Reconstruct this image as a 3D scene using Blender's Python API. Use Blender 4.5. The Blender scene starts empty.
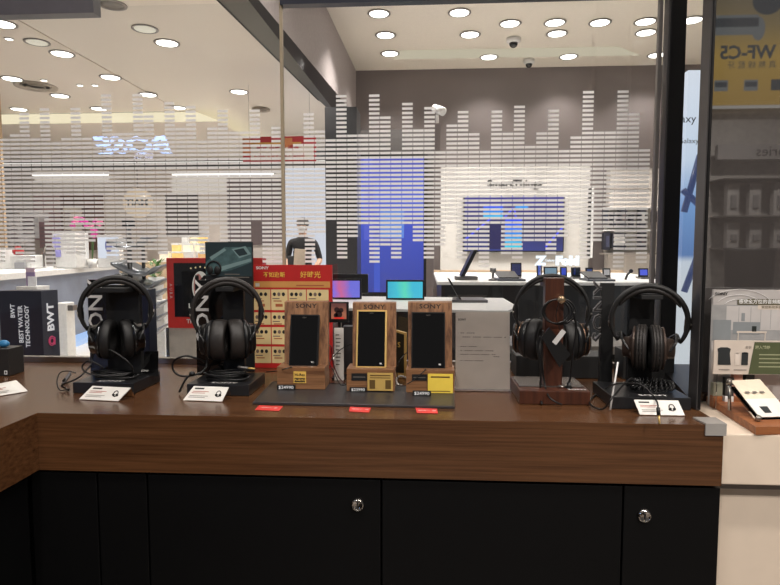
import bpy, bmesh, math, random
from mathutils import Vector, Matrix
random.seed(7)
SC = bpy.context.scene
COL = SC.collection
R = math.radians
SC.view_settings.view_transform = 'Standard'
SC.view_settings.look = 'None'

# ------------------------------------------------------------------ camera
EYE = Vector((0, 0, 1.235))
F = 586.0
cd = bpy.data.cameras.new('camera'); cam = bpy.data.objects.new('camera', cd); COL.objects.link(cam)
cd.sensor_width = 36; cd.lens = 36 * F / 780; cd.clip_start = .02; cd.clip_end = 100
cam.location = EYE; cam.rotation_euler = (R(90 - 4.2), 0, R(3.5))
SC.camera = cam
RM = cam.rotation_euler.to_matrix()

def P(px, py, Y=None, X=None, Z=None):
    d = RM @ Vector((px - 390, 292.5 - py, -F))
    if Y is not None: t = (Y - EYE.y) / d.y
    elif Z is not None: t = (Z - EYE.z) / d.z
    else: t = (X - EYE.x) / d.x
    return EYE + d * t

# ------------------------------------------------------------------ materials
def lin(c):
    out = []
    for v in c[:3]:
        v = v / 255.0
        out.append(v / 12.92 if v <= .04045 else ((v + .055) / 1.055) ** 2.4)
    return (*out, 1)
_m = {}
def mat(name, c, rough=.5, metal=0, em=0, emc=None, noise=.06, nscale=30, spec=.5, coat=0):
    """plain surface with faint procedural mottling"""
    if name in _m: return _m[name]
    m = bpy.data.materials.new(name); m.use_nodes = True; nt = m.node_tree
    b = nt.nodes['Principled BSDF']
    b.inputs['Roughness'].default_value = rough; b.inputs['Metallic'].default_value = metal
    b.inputs['Specular IOR Level'].default_value = spec
    b.inputs['Coat Weight'].default_value = coat
    tc = nt.nodes.new('ShaderNodeTexCoord'); nz = nt.nodes.new('ShaderNodeTexNoise')
    nz.inputs['Scale'].default_value = nscale; nz.inputs['Detail'].default_value = 3
    rp = nt.nodes.new('ShaderNodeValToRGB')
    l = lin(c)
    rp.color_ramp.elements[0].position = .3; rp.color_ramp.elements[1].position = .7
    rp.color_ramp.elements[0].color = tuple(v * (1 - noise) for v in l[:3]) + (1,)
    rp.color_ramp.elements[1].color = tuple(min(1, v * (1 + noise)) for v in l[:3]) + (1,)
    nt.links.new(tc.outputs['Object'], nz.inputs['Vector']); nt.links.new(nz.outputs['Fac'], rp.inputs['Fac'])
    nt.links.new(rp.outputs['Color'], b.inputs['Base Color'])
    if em:
        b.inputs['Emission Strength'].default_value = em
        b.inputs['Emission Color'].default_value = lin(emc or c)
    _m[name] = m
    return m
def glow(name, c, s=1.0):
    return mat(name, tuple(v * .25 for v in c), rough=.35, em=s, emc=c)
def wood(name, dark, light, scale=(2, 40, 40), rough=.35, nsc=3.0, coat=0, spec=.5):
    if name in _m: return _m[name]
    m = bpy.data.materials.new(name); m.use_nodes = True; nt = m.node_tree
    b = nt.nodes['Principled BSDF']; b.inputs['Roughness'].default_value = rough; b.inputs['Coat Weight'].default_value = coat
    b.inputs['Specular IOR Level'].default_value = spec
    tc = nt.nodes.new('ShaderNodeTexCoord'); mp = nt.nodes.new('ShaderNodeMapping'); mp.inputs['Scale'].default_value = scale
    n1 = nt.nodes.new('ShaderNodeTexNoise'); n1.inputs['Scale'].default_value = nsc; n1.inputs['Detail'].default_value = 6; n1.inputs['Roughness'].default_value = .65
    rp = nt.nodes.new('ShaderNodeValToRGB'); rp.color_ramp.elements[0].position = .32; rp.color_ramp.elements[1].position = .68
    rp.color_ramp.elements[0].color = lin(dark); rp.color_ramp.elements[1].color = lin(light)
    nt.links.new(tc.outputs['Object'], mp.inputs['Vector']); nt.links.new(mp.outputs['Vector'], n1.inputs['Vector'])
    nt.links.new(n1.outputs['Fac'], rp.inputs['Fac']); nt.links.new(rp.outputs['Color'], b.inputs['Base Color'])
    bp = nt.nodes.new('ShaderNodeBump'); bp.inputs['Strength'].default_value = .12; bp.inputs['Distance'].default_value = .001
    nt.links.new(n1.outputs['Fac'], bp.inputs['Height']); nt.links.new(bp.outputs['Normal'], b.inputs['Normal'])
    _m[name] = m
    return m
def gradient(name, stops, axis='Z', lo=0, hi=1, s=1.0, noise=0, base=.1):
    """self-lit screen picture: colour ramp along an object axis, lo..hi in object space"""
    if name in _m: return _m[name]
    m = bpy.data.materials.new(name); m.use_nodes = True; nt = m.node_tree
    b = nt.nodes['Principled BSDF']; b.inputs['Roughness'].default_value = .3
    b.inputs['Base Color'].default_value = (base * .3, base * .3, base * .3, 1)
    tc = nt.nodes.new('ShaderNodeTexCoord'); sp = nt.nodes.new('ShaderNodeSeparateXYZ')
    mr = nt.nodes.new('ShaderNodeMapRange'); mr.inputs['From Min'].default_value = lo; mr.inputs['From Max'].default_value = hi
    rp = nt.nodes.new('ShaderNodeValToRGB')
    while len(rp.color_ramp.elements) < len(stops): rp.color_ramp.elements.new(.5)
    for e, (p, c) in zip(rp.color_ramp.elements, stops): e.position = p; e.color = lin(c)
    nt.links.new(tc.outputs['Object'], sp.inputs[0])
    src = sp.outputs[axis]
    if noise:
        nz = nt.nodes.new('ShaderNodeTexNoise'); nz.inputs['Scale'].default_value = 4 / abs(hi - lo) * .5
        nt.links.new(tc.outputs['Object'], nz.inputs['Vector'])
        ma = nt.nodes.new('ShaderNodeMath'); ma.operation = 'MULTIPLY_ADD'
        ma.inputs[1].default_value = noise * abs(hi - lo); nt.links.new(nz.outputs['Fac'], ma.inputs[0]); nt.links.new(src, ma.inputs[2])
        src = ma.outputs[0]
    nt.links.new(src, mr.inputs['Value']); nt.links.new(mr.outputs['Result'], rp.inputs['Fac'])
    nt.links.new(rp.outputs['Color'], b.inputs['Emission Color']); b.inputs['Emission Strength'].default_value = s
    _m[name] = m
    return m
def glass(name, tint=(1, 1, 1), ior=1.6, rough=0, haze=0, hazec=(200, 200, 200)):
    """thin sheet glass: clear transmission plus a Fresnel reflection (and an optional faint film)"""
    if name in _m: return _m[name]
    m = bpy.data.materials.new(name); m.use_nodes = True; nt = m.node_tree
    nt.nodes.remove(nt.nodes['Principled BSDF'])
    out = nt.nodes['Material Output']
    tr = nt.nodes.new('ShaderNodeBsdfTransparent'); tr.inputs['Color'].default_value = (*tint, 1)
    gl = nt.nodes.new('ShaderNodeBsdfGlossy'); gl.inputs['Roughness'].default_value = rough
    gl.inputs['Color'].default_value = (1, 1, 1, 1)
    fr = nt.nodes.new('ShaderNodeFresnel'); fr.inputs['IOR'].default_value = ior
    mx = nt.nodes.new('ShaderNodeMixShader')
    nt.links.new(fr.outputs[0], mx.inputs[0]); nt.links.new(tr.outputs[0], mx.inputs[1]); nt.links.new(gl.outputs[0], mx.inputs[2])
    last = mx
    if haze:
        df = nt.nodes.new('ShaderNodeBsdfDiffuse'); df.inputs['Color'].default_value = lin(hazec)
        nz = nt.nodes.new('ShaderNodeTexNoise'); nz.inputs['Scale'].default_value = 6
        mm = nt.nodes.new('ShaderNodeMath'); mm.operation = 'MULTIPLY'; mm.inputs[1].default_value = haze * 2
        nt.links.new(nz.outputs['Fac'], mm.inputs[0])
        m2 = nt.nodes.new('ShaderNodeMixShader'); nt.links.new(mm.outputs[0], m2.inputs[0])
        nt.links.new(mx.outputs[0], m2.inputs[1]); nt.links.new(df.outputs[0], m2.inputs[2]); last = m2
    nt.links.new(last.outputs[0], out.inputs['Surface'])
    _m[name] = m
    return m

# ------------------------------------------------------------------ mesh builder (world coordinates)
class MB:
    XF = None
    def __init__(s): s.v = []; s.f = []; s.mi = []; s.sm = []; s.ms = []
    def _i(s, m):
        if m not in s.ms: s.ms.append(m)
        return s.ms.index(m)
    def add(s, vs, fs, m, smooth=False):
        o = len(s.v); s.v += [(MB.XF @ Vector(v)) if MB.XF is not None else Vector(v) for v in vs]; k = s._i(m)
        for f in fs: s.f.append([o + i for i in f]); s.mi.append(k); s.sm.append(smooth)
        return s
    def quad(s, a, b, c, d, m): return s.add([a, b, c, d], [(0, 1, 2, 3)], m)
    def box(s, lo, hi, m, rot=None, piv=None, b=0):
        x0, y0, z0 = lo; x1, y1, z1 = hi
        if b:
            bm = bmesh.new(); bmesh.ops.create_cube(bm, size=1)
            for v in bm.verts:
                v.co = Vector(((x0 + x1) / 2 + v.co.x * (x1 - x0), (y0 + y1) / 2 + v.co.y * (y1 - y0), (z0 + z1) / 2 + v.co.z * (z1 - z0)))
            bmesh.ops.bevel(bm, geom=bm.edges[:], offset=b, segments=2, affect='EDGES', profile=.6)
            vs = [v.co.copy() for v in bm.verts]; fs = [[v.index for v in f.verts] for f in bm.faces]; bm.free()
        else:
            vs = [Vector(p) for p in ((x0, y0, z0), (x1, y0, z0), (x1, y1, z0), (x0, y1, z0), (x0, y0, z1), (x1, y0, z1), (x1, y1, z1), (x0, y1, z1))]
            fs = [(0, 3, 2, 1), (4, 5, 6, 7), (0, 1, 5, 4), (1, 2, 6, 5), (2, 3, 7, 6), (3, 0, 4, 7)]
        if rot is not None:
            pv = Vector(piv) if piv is not None else Vector(((x0 + x1) / 2, (y0 + y1) / 2, (z0 + z1) / 2))
            vs = [pv + rot @ (v - pv) for v in vs]
        return s.add(vs, fs, m)
    def slab(s, pts, n, t, m):
        """polygon pts extruded by vector n*t"""
        pts = [Vector(p) for p in pts]; q = [p + Vector(n) * t for p in pts]; k = len(pts)
        fs = [tuple(range(k)), tuple(range(2 * k - 1, k - 1, -1))] + [(i, (i + 1) % k, k + (i + 1) % k, k + i) for i in range(k)]
        return s.add(pts + q, fs, m)
    def tube(s, pts, r, m, n=8, closed=False, flat=1.0):
        pts = [Vector(p) for p in pts]; k = len(pts); vs = []; prev = None
        for i, p in enumerate(pts):
            t = (pts[(i + 1) % k] - pts[i - 1]) if (closed or 0 < i < k - 1) else (pts[1] - pts[0] if i == 0 else pts[-1] - pts[-2])
            if t.length < 1e-9: t = Vector((0, 0, 1))
            t.normalize()
            if prev is None:
                a = Vector((0, 0, 1)) if abs(t.z) < .9 else Vector((1, 0, 0)); u = t.cross(a).normalized()
            else: u = (prev - t * prev.dot(t)).normalized()
            prev = u; w = t.cross(u); rr = r[i] if isinstance(r, (list, tuple)) else r
            for j in range(n):
                a = 2 * math.pi * j / n; vs.append(p + u * rr * math.cos(a) + w * rr * flat * math.sin(a))
        fs = []
        for i in range(k if closed else k - 1):
            for j in range(n):
                a = i * n; b = ((i + 1) % k) * n; fs.append((a + j, a + (j + 1) % n, b + (j + 1) % n, b + j))
        if not closed: fs += [tuple(range(n - 1, -1, -1)), tuple((k - 1) * n + j for j in range(n))]
        return s.add(vs, fs, m, True)
    def lathe(s, prof, m, M=Matrix.Identity(4), n=24, sx=1, sy=1):
        """prof = [(r,h)] about local Z, transformed by M"""
        vs = []; fs = []; k = len(prof)
        for r, h in prof:
            for j in range(n):
                a = 2 * math.pi * j / n; vs.append(M @ Vector((r * sx * math.cos(a), r * sy * math.sin(a), h)))
        for i in range(k - 1):
            for j in range(n): fs.append((i * n + j, i * n + (j + 1) % n, (i + 1) * n + (j + 1) % n, (i + 1) * n + j))
        if prof[0][0] > 1e-6: fs.append(tuple(range(n - 1, -1, -1)))
        if prof[-1][0] > 1e-6: fs.append(tuple((k - 1) * n + j for j in range(n)))
        return s.add(vs, fs, m, True)
    def ball(s, c, r, m, sx=1, sy=1, sz=1, n=12):
        prof = [(max(1e-7, math.sin(math.pi * i / n)) * r, -math.cos(math.pi * i / n) * r * sz) for i in range(n + 1)]
        return s.lathe(prof, m, Matrix.Translation(Vector(c)), n * 2, sx, sy)
    def text(s, txt, M, size, m, mirror=False, bold=0, xs=1.0, sp=1.0, ext=0):
        """lettering in local XY of matrix M, centred"""
        cu = bpy.data.curves.new('t', 'FONT'); cu.body = txt; cu.size = size; cu.align_x = 'CENTER'; cu.align_y = 'CENTER'
        cu.offset = bold; cu.resolution_u = 2; cu.space_character = sp; cu.extrude = ext
        o = bpy.data.objects.new('t', cu); COL.objects.link(o)
        dg = bpy.context.evaluated_depsgraph_get(); me = bpy.data.meshes.new_from_object(o.evaluated_get(dg))
        S = Matrix.Diagonal((-xs if mirror else xs, 1, 1, 1))
        s.add([M @ S @ v.co for v in me.vertices], [tuple(p.vertices) for p in me.polygons], m)
        bpy.data.objects.remove(o); bpy.data.curves.remove(cu); bpy.data.meshes.remove(me)
        return s
    def build(s, name, parent=None, loc=None, bevel=0):
        me = bpy.data.meshes.new(name)
        org = Vector(loc) if loc is not None else (wloc(parent) if parent is not None else Vector((0, 0, 0)))
        me.from_pydata([v - org for v in s.v], [], s.f)
        for m in s.ms: me.materials.append(m)
        me.polygons.foreach_set('material_index', s.mi); me.polygons.foreach_set('use_smooth', s.sm); me.update()
        o = bpy.data.objects.new(name, me); COL.objects.link(o)
        if parent is not None:
            o.parent = parent; o.location = org - wloc(parent)
        else: o.location = org
        if bevel:
            b = o.modifiers.new('bevel', 'BEVEL'); b.width = bevel; b.segments = 2; b.limit_method = 'ANGLE'
        return o
def wloc(o):
    v = Vector((0, 0, 0))
    while o is not None: v += Vector(o.location); o = o.parent
    return v
def tag(o, label=None, cat=None, group=None, kind=None):
    if label: o['label'] = label
    if cat: o['category'] = cat
    if group: o['group'] = group
    if kind: o['kind'] = kind
    return o
def thing(name, label, cat, loc, group=None):
    o = bpy.data.objects.new(name, None); COL.objects.link(o); o.location = loc; o.empty_display_size = .05
    return tag(o, label, cat, group)
def struct(name, mb, loc=None):
    return tag(mb.build(name, loc=loc), kind='structure')
def copy_tree(o, parent=None):
    c = o.copy(); COL.objects.link(c)
    if parent is not None: c.parent = parent
    for ch in [x for x in bpy.data.objects if x.parent == o]: copy_tree(ch, c)
    return c
def face(origin, u, v, off=.0006):
    """matrix of a flat face: local x along u, y along v, z out"""
    u = Vector(u).normalized(); v = Vector(v); v = (v - u * v.dot(u)).normalized(); n = u.cross(v)
    M = Matrix((u, v, n)).transposed().to_4x4(); M.translation = Vector(origin) + n * off
    return M
def prect(mb, M, x0, y0, x1, y1, m, dz=0):
    mb.quad(M @ Vector((x0, y0, dz)), M @ Vector((x1, y0, dz)), M @ Vector((x1, y1, dz)), M @ Vector((x0, y1, dz)), m)
def pdisc(mb, M, cx, cy, rx, ry, m, dz=0, n=24):
    mb.add([M @ Vector((cx + rx * math.cos(2 * math.pi * i / n), cy + ry * math.sin(2 * math.pi * i / n), dz)) for i in range(n)], [tuple(range(n))], m)
def T(M, x, y, z=0): return M @ Matrix.Translation((x, y, z))
def spline(pts, n=8, closed=False):
    pts = [Vector(p) for p in pts]; out = []; k = len(pts)
    rng = range(k) if closed else range(k - 1)
    for i in rng:
        p0 = pts[i - 1] if (closed or i > 0) else pts[0]; p1 = pts[i]; p2 = pts[(i + 1) % k]
        p3 = pts[(i + 2) % k] if (closed or i + 2 < k) else pts[-1]
        for j in range(n):
            t = j / n; out.append(.5 * ((2 * p1) + (p2 - p0) * t + (2 * p0 - 5 * p1 + 4 * p2 - p3) * t * t + (3 * p1 - p0 - 3 * p2 + p3) * t ** 3))
    if not closed: out.append(pts[-1])
    return out
X3 = (1, 0, 0); Z3 = (0, 0, 1)

# ------------------------------------------------------------------ palette
BLACK = mat('black_laminate', (7, 7, 8), .5, spec=.2)
MATTE = mat('matte_black', (16, 16, 17), .6)
GLOSSB = mat('gloss_black', (9, 9, 10), .12, coat=.5)
SATIN = mat('satin_black', (22, 22, 23), .32)
LEATHER = mat('black_leather', (20, 19, 19), .55, noise=.25, nscale=300)
PLEATHER = mat('soft_grey_black_leather', (38, 34, 32), .5, noise=.2, nscale=300)
STEEL = mat('brushed_steel', (165, 160, 155), .3, metal=1)
CHROME = mat('chrome', (200, 195, 190), .12, metal=1)
GREYM = mat('grey_metal', (125, 122, 120), .4, metal=.7)
BRONZE = mat('bronze_ring', (120, 95, 78), .35, metal=.8)
GOLD = mat('gold_metal', (220, 184, 112), .35, metal=.35)
GOLDP = mat('gold_sticker', (226, 184, 90), .4)
YELP = mat('yellow_card', (235, 205, 80), .5)
WHITEP = mat('white_card', (225, 222, 216), .5)
GREYP = mat('grey_paper', (216, 205, 194), .7)
WHITE = mat('white_paint', (225, 224, 222), .5)
INK = mat('black_ink', (25, 24, 24), .6)
INKG = mat('grey_ink', (110, 104, 98), .7)
WINK = mat('white_ink', (235, 235, 235), .5)
REDS = mat('red_sticker', (215, 60, 55), .5)
CABLE = mat('black_cable', (14, 14, 15), .4)
CLEAR = glass('clear_acrylic', (.96, .96, .96), 1.35)
WALNUT = wood('walnut_board', (84, 52, 32), (168, 122, 84), (60, 60, 2.2), .4, 2.0)
WALNUTH = wood('walnut_base', (80, 50, 31), (156, 112, 76), (2.2, 60, 60), .4, 2.0)
COUNTER = wood('counter_wood', (66, 41, 24), (97, 64, 39), (1.2, 22, 50), .24, 3.0, spec=.55)
TRAYW = wood('tray_wood', (120, 70, 40), (170, 108, 66), (3, 40, 40), .45, 2.0)
REDW = wood('red_brown_wood', (50, 26, 18), (84, 46, 30), (40, 40, 2.5), .35, 2.0)

CT = .95            # counter top height
GY = 1.42           # glass plane
# ================================================================== SETTING: counter
IX = P(38, 412.5, Z=CT).x           # inner corner
FY = P(380, 419, Z=CT).y            # front edge
RX = P(724, 425, Y=FY).x            # right end
AH = .102
PX = .60            # where the window's corner post starts
ct = thing('display_counter', 'long dark brown wood-grain worktop with a thick front edge and a left wing', 'counter', (IX, FY, CT))
m = MB()
m.slab([(-1.9, -.9, CT - .012), (IX, -.9, CT - .012), (IX, FY, CT - .012), (RX, FY, CT - .012), (RX, GY + .012, CT - .012), (-1.9, GY + .012, CT - .012)], Z3, .012, COUNTER)
m.build('worktop', ct)
m = MB(); m.box((IX, FY, CT - AH), (RX, FY + .02, CT - .0122), COUNTER); m.box((RX - .02, FY + .02, CT - AH), (RX, GY - .02, CT - .0122), COUNTER)
m.build('front_apron', ct)
m = MB(); m.box((IX - .02, -.9, CT - AH), (IX - .0004, FY + .02, CT - .0122), COUNTER); m.build('side_apron', ct)
CG = mat('frosted_guard', (150, 146, 142), .25, spec=.6)
m = MB(); g0 = RX - .03
m.box((g0, FY - .003, CT - .017), (RX + .003, FY - .0003, CT + .003), CG)
m.box((RX + .0003, FY - .0003, CT - .017), (RX + .003, FY + .035, CT + .003), CG)
m.slab([(g0, FY - .0003, CT + .0004), (RX + .0003, FY - .0003, CT + .0004), (RX + .0003, FY + .035, CT + .0004), (g0 - .004, FY + .035, CT + .0004)], Z3, .0026, CG)
m.build('corner_guard', ct)

CF = FY + .022
KICK = .0
def lock(px, py, par):
    c = P(px, py, Y=CF - .0175); M = Matrix.Translation(c) @ Matrix.Rotation(R(90), 4, 'X')
    m = MB(); m.lathe([(.0115, -.002), (.0115, .001), (.009, .0035), (.0085, .0035), (.008, .0025), (.0001, .0025)], CHROME, M, 28)
    lk = m.build('lock', par)
    s = MB(); s.box((c.x - .0013, c.y - .0034, c.z - .005), (c.x + .0013, c.y - .0024, c.z + .005), INK); s.build('keyhole', lk)
CABX = 0
def cabinet(label, px0, px1, lk=None, split=None):
    global CABX
    zt = CT - AH
    x0 = P(px0, 500, Y=CF).x; x1 = P(px1, 500, Y=CF).x; CABX = x1
    if px0 == 38: x0 = IX - .022
    c = thing('base_cabinet', label, 'cabinet', ((x0 + x1) / 2, CF + .2, 0))
    m = MB(); m.box((x0 + .0005, CF + .002, 0.0), (x1 - .0005, GY - .03, zt - .001), BLACK); m.build('body', c)
    ed = [x0, x1] if split is None else [x0, P(split, 500, Y=CF).x, x1]
    for k in range(len(ed) - 1):
        m = MB(); m.box((ed[k] + .0015, CF - .016, .06), (ed[k + 1] - .0015, CF + .0015, zt - .006), BLACK, b=.0012)
        d = m.build('door', c)
    if lk: lock(lk[0], lk[1], d)
CF2 = CF; 
cabinet('black base cabinet without a lock, next to the inner corner of the counter', 38, 152, split=103)
cabinet('wide black base cabinet with a round chrome lock near its top right corner', 152, 382, (357.5, 505))
cabinet('wide plain black base cabinet between the two cabinets with chrome locks', 382, 620)
cabinet('narrow black base cabinet with a round chrome lock at the right end of the counter', 620, 716, (644.5, 516))
c = thing('base_cabinet', 'black base cabinet under the left wing of the counter', 'cabinet', (IX - .3, .2, 0))
m = MB(); m.box((-1.85, -.85, 0), (IX - .042, GY - .03, CT - AH - .001), BLACK); m.build('body', c)
for y0, y1 in ((-.85, .1), (.1, .62), (.62, .97)):
    m = MB(); m.box((IX - .041, y0 + .002, .06), (IX - .024, y1 - .002, CT - AH - .006), BLACK, b=.0012); m.build('door', c)

# ---- floors
FLO = mat('mall_floor_tile', (226, 220, 212), .2, noise=.05, nscale=2)
m = MB(); m.quad((-9, 1.5, 0), (9, 1.5, 0), (9, 13, 0), (-9, 13, 0), FLO)
m.quad((-9, -4, 0), (9, -4, 0), (9, 1.5, 0), (-9, 1.5, 0), mat('shop_floor', (120, 112, 104), .3))
struct('floor', m)

# ================================================================== window in front of the mall
XR = P(653.5, 200, Y=GY).x           # right joint rod
XM = P(282.5, 120, Y=GY).x           # middle joint
ztop = P(390, 8, Y=GY).z + .02
GL = glass('shop_glass', (.975, .985, .98), 1.75)
zb = CT + .014
STR = mat('white_frosted_stripe', (232, 229, 226), .6, noise=.03, em=.16, emc=(210, 205, 200))  # emission stands in for light shining through the film
xl = -1.9
tab = {-37:(134,256),-36:(113,263),-35:(139,215),-34:(109,265),-33:(143,250),-32:(139,252),-31:(109,251),-30:(139,240),-29:(143,238),-28:(96,257),
-27:(134,257),-26:(134,262),-25:(96,262),-24:(117,250),-23:(143,253),-22:(104.7,236),-21:(130,236),-20:(109,240),-19:(143,254),-18:(130,222),
-17:(113,243),-16:(134,243),-15:(134,245),-14:(113,220),-13:(147,262),-12:(126,262),-11:(148,238),-10:(147,235),-9:(113,262),-8:(134,233),
-7:(139,220.5),-6:(96,258),-5:(134,237.5),-4:(134,225),-3:(96,263),-2:(117,246),-1:(152,259),0:(104,221),1:(130,238),2:(107.7,259),3:(152,246),
4:(125.5,221),5:(112,259),6:(134,250),7:(152,268),8:(112,222),9:(134,251),10:(107,259),11:(147,238),12:(133.5,238),13:(111,251),14:(151,234),
15:(138,221),16:(93,259),17:(133,239),18:(133,226),19:(93,264),20:(115,250),21:(151,260),-38:(140,250),-39:(120,262),-40:(150,245),-41:(130,255),-42:(141,240)}
xa = P(402, 180, Y=GY).x; xb = P(638.3, 170, Y=GY).x; pitch = (xb - xa) / 21
z0 = P(375, 95.8, Y=GY).z; rp_ = (z0 - P(375, 95.8 + 4.36 * 38, Y=GY).z) / 38
def pane(name, x0, x1, cols):
    m = MB(); m.box((x0, GY - .003, zb), (x1, GY + .003, ztop), GL)
    m = MB(); m.quad((x0, GY, zb), (x1, GY, zb), (x1, GY, ztop), (x0, GY, ztop), GL)
    o = struct(name, m, loc=((x0 + x1) / 2, GY, zb))
    s = MB()
    for i in cols:
        if i not in tab: continue
        a = xa + i * pitch; b = a + pitch * .955
        px = 402 + i * 10.85
        rt = round((z0 - P(px, tab[i][0], Y=GY).z) / rp_); rb = round((z0 - P(px, tab[i][1], Y=GY).z) / rp_)
        a = max(a, x0 + .001); b = min(b, x1 - .001)
        if b <= a: continue
        for r in range(rt, rb + 1):
            z = z0 - r * rp_
            s.quad((a, GY - .0012, z - .0029), (b, GY - .0012, z - .0029), (b, GY - .0012, z + .0029), (a, GY - .0012, z + .0029), STR)
    s.build('stripe_film', o)
    return o
pane('window_1', xl, XM - .004, range(-42, -11))
pane('window_2', XM + .004, XR - .003, range(-12, 22))
SEAL = mat('beige_silicone', (176, 160, 134), .4)
m = MB(); m.box((XM - .0035, GY - .006, zb), (XM + .0035, GY + .006, ztop), SEAL, b=.0012); struct('trim_1', m)
m = MB(); m.box((XR - .0025, GY - .007, zb), (XR + .006, GY + .007, ztop), mat('grey_seal', (120, 115, 112), .35, metal=.3), b=.0015); struct('trim_2', m)
m = MB(); m.box((xl, GY - .009, CT + .0006), (P(663, 200, Y=GY).x, GY + .009, zb), STEEL); struct('trim_3', m)
# header above the glass
HD = mat('header_grey', (96, 92, 96), .35)
zh = P(390, 9, Y=GY).z
m = MB(); m.box((XM, GY - .012, zh + .012), (PX, GY + .012, zh + .25), mat('dark_header', (52, 54, 66), .3)); struct('trim_4', m)
m = MB(); m.box((xl, GY - .02, zh + .001), (P(98, 8, Y=GY).x, GY + .012, zh + .25), HD); struct('trim_5', m)
# corner frame posts and the side return
FRB = mat('black_anodised_frame', (20, 19, 20), .35, metal=.2)
FRG = mat('grey_anodised_edge', (86, 84, 84), .35, metal=.5)
PX = P(663, 200, Y=GY - .02).x; PX1 = P(680.5, 200, Y=GY - .02).x
m = MB(); m.box((PX + .0045, GY - .02, CT + .0006), (PX1, GY + .01, 2.4), FRB, b=.002); struct('trim_6', m)
m = MB(); m.box((PX, GY - .02, CT + .0006), (PX + .004, GY + .01, 2.4), FRG, b=.001); struct('trim_7', m)
QY = 1.052; QB = 1.2; q0 = P(690.5, 330, Y=QY + .035).x
m = MB(); m.box((q0, QY + .001, CT + .0006), (q0 + .002, QY + .035, 2.4), FRG, b=.001); struct('trim_8', m)
m = MB(); m.box((q0 + .0022, QY, CT + .0006), (RX + .002, QY + .035, 2.4), FRB, b=.002); struct('trim_9', m)
m = MB(); m.slab([(q0, QY + .036, CT + .0006), (RX - .002, QY + .036, CT + .0006), (RX + .16, GY - .021, CT + .0006), (PX, GY - .021, CT + .0006)], Z3, .016, FRB); struct('trim_12', m)
m = MB(); m.quad((XR + .0065, GY, zb), (PX - .0005, GY, zb), (PX - .0005, GY, ztop), (XR + .0065, GY, ztop), GL); m.quad((PX1 + .002, GY, zb), (PX1 + .5, GY, zb), (PX1 + .5, GY, 2.4), (PX1 + .002, GY, 2.4), GL); struct('window_3', m)

# ================================================================== MALL beyond the glass (left)
CZ = 3.24
MC = mat('mall_ceiling_paint', (224, 214, 202), .6, noise=.02, nscale=1)
MC2 = mat('mall_ceiling_smooth', (230, 222, 210), .35, noise=.02, nscale=1)
XC = P(10, 16, Z=CZ).x
fy_ = P(150, 112, Z=CZ).y
def Z(px, py, z): return P(px, py, Z=z)
bndA = Z(217, 0, CZ); bndB = Z(325, 107, CZ); d_ = (bndB - bndA) / (bndB.y - bndA.y)
def bnd(y): return bndA + d_ * (y - bndA.y)
yB = 9.9
m = MB()
m.quad((-9, 1.7, CZ), (XC, 1.7, CZ), (XC, fy_, CZ), (-9, fy_, CZ), MC)
m.quad((XC, 1.7, CZ + .012), (bnd(1.7).x, 1.7, CZ + .012), (bnd(yB).x, yB, CZ + .012), (XC, yB, CZ + .012), MC2)
m.quad((XC, 1.7, CZ), (XC, yB, CZ), (XC, yB, CZ + .012), (XC, 1.7, CZ + .012), MC)
m.quad((XC, yB, CZ + .012), (bnd(yB).x, yB, CZ + .012), (-1.2, 12, CZ + .012), (XC, 12, CZ + .012), MC2)
struct('ceiling', m)
# cove and the lower ceiling beyond
z2 = P(100, 123, Y=fy_).z
COVE = glow('cove_light_cream', (240, 228, 196), 1.05)
m = MB(); xa_ = P(219, 123, Y=fy_).x; xb_ = P(196, 112, Y=fy_).x
m.add([(-9, fy_ + .02, z2), (xa_ + .02, fy_ + .02, z2), (xb_, fy_ + .02, CZ), (-9, fy_ + .02, CZ)], [(0, 1, 2, 3)], COVE)
m.quad((-9, fy_, z2), (xa_, fy_, z2), (xa_, 12, z2), (-9, 12, z2), MC)
m.quad((xa_, fy_, z2), (xb_, fy_, CZ), (xb_, 12, CZ), (xa_, 12, z2), COVE)
struct('ceiling_lower', m)
# far wall
FW = 12.0
def rect(mb, x0, y0, x1, y1, Y, m_, t=.04):
    a = P(x0, y1, Y=Y); b = P(x1, y0, Y=Y)
    mb.box((min(a.x, b.x), Y, min(a.z, b.z)), (max(a.x, b.x), Y + t, max(a.z, b.z)), m_)
LEDW = glow('white_led_line', (255, 252, 245), 1.5)
FWM = mat('far_shop_front', (214, 204, 196), .5, noise=.1, nscale=3)
FWD = mat('far_dark_front', (70, 62, 58), .5)
m = MB(); rect(m, -60, 158, 330, 168, FW - .02, mat('far_fascia', (90, 84, 78), .5)); rect(m, -60, 168, 330, 356, FW, FWM)
rect(m, -60, 160.5, 342, 164, FW - .06, LEDW, .03)
rect(m, 172, 170, 283, 193, FW - .04, glow('bright_soffit', (226, 214, 200), .75)); rect(m, 35, 171, 108, 182, FW - .04, glow('bright_soffit', (226, 214, 200), .75)); rect(m, 166, 195, 197, 235, FW - .05, FWD); rect(m, 35, 195, 60, 240, FW - .05, mat('far_pink_panel', (190, 160, 158), .5))
rect(m, 62, 195, 102, 250, FW - .05, mat('far_brown_panel', (120, 90, 80), .5)); rect(m, 228, 178, 282, 245, FW - .05, mat('far_grey_panel', (105, 92, 92), .5))
struct('wall_far', m)
def single(name, label, cat, mb, group=None, loc=None):
    return tag(mb.build(name, loc=loc), label, cat, group)
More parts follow.
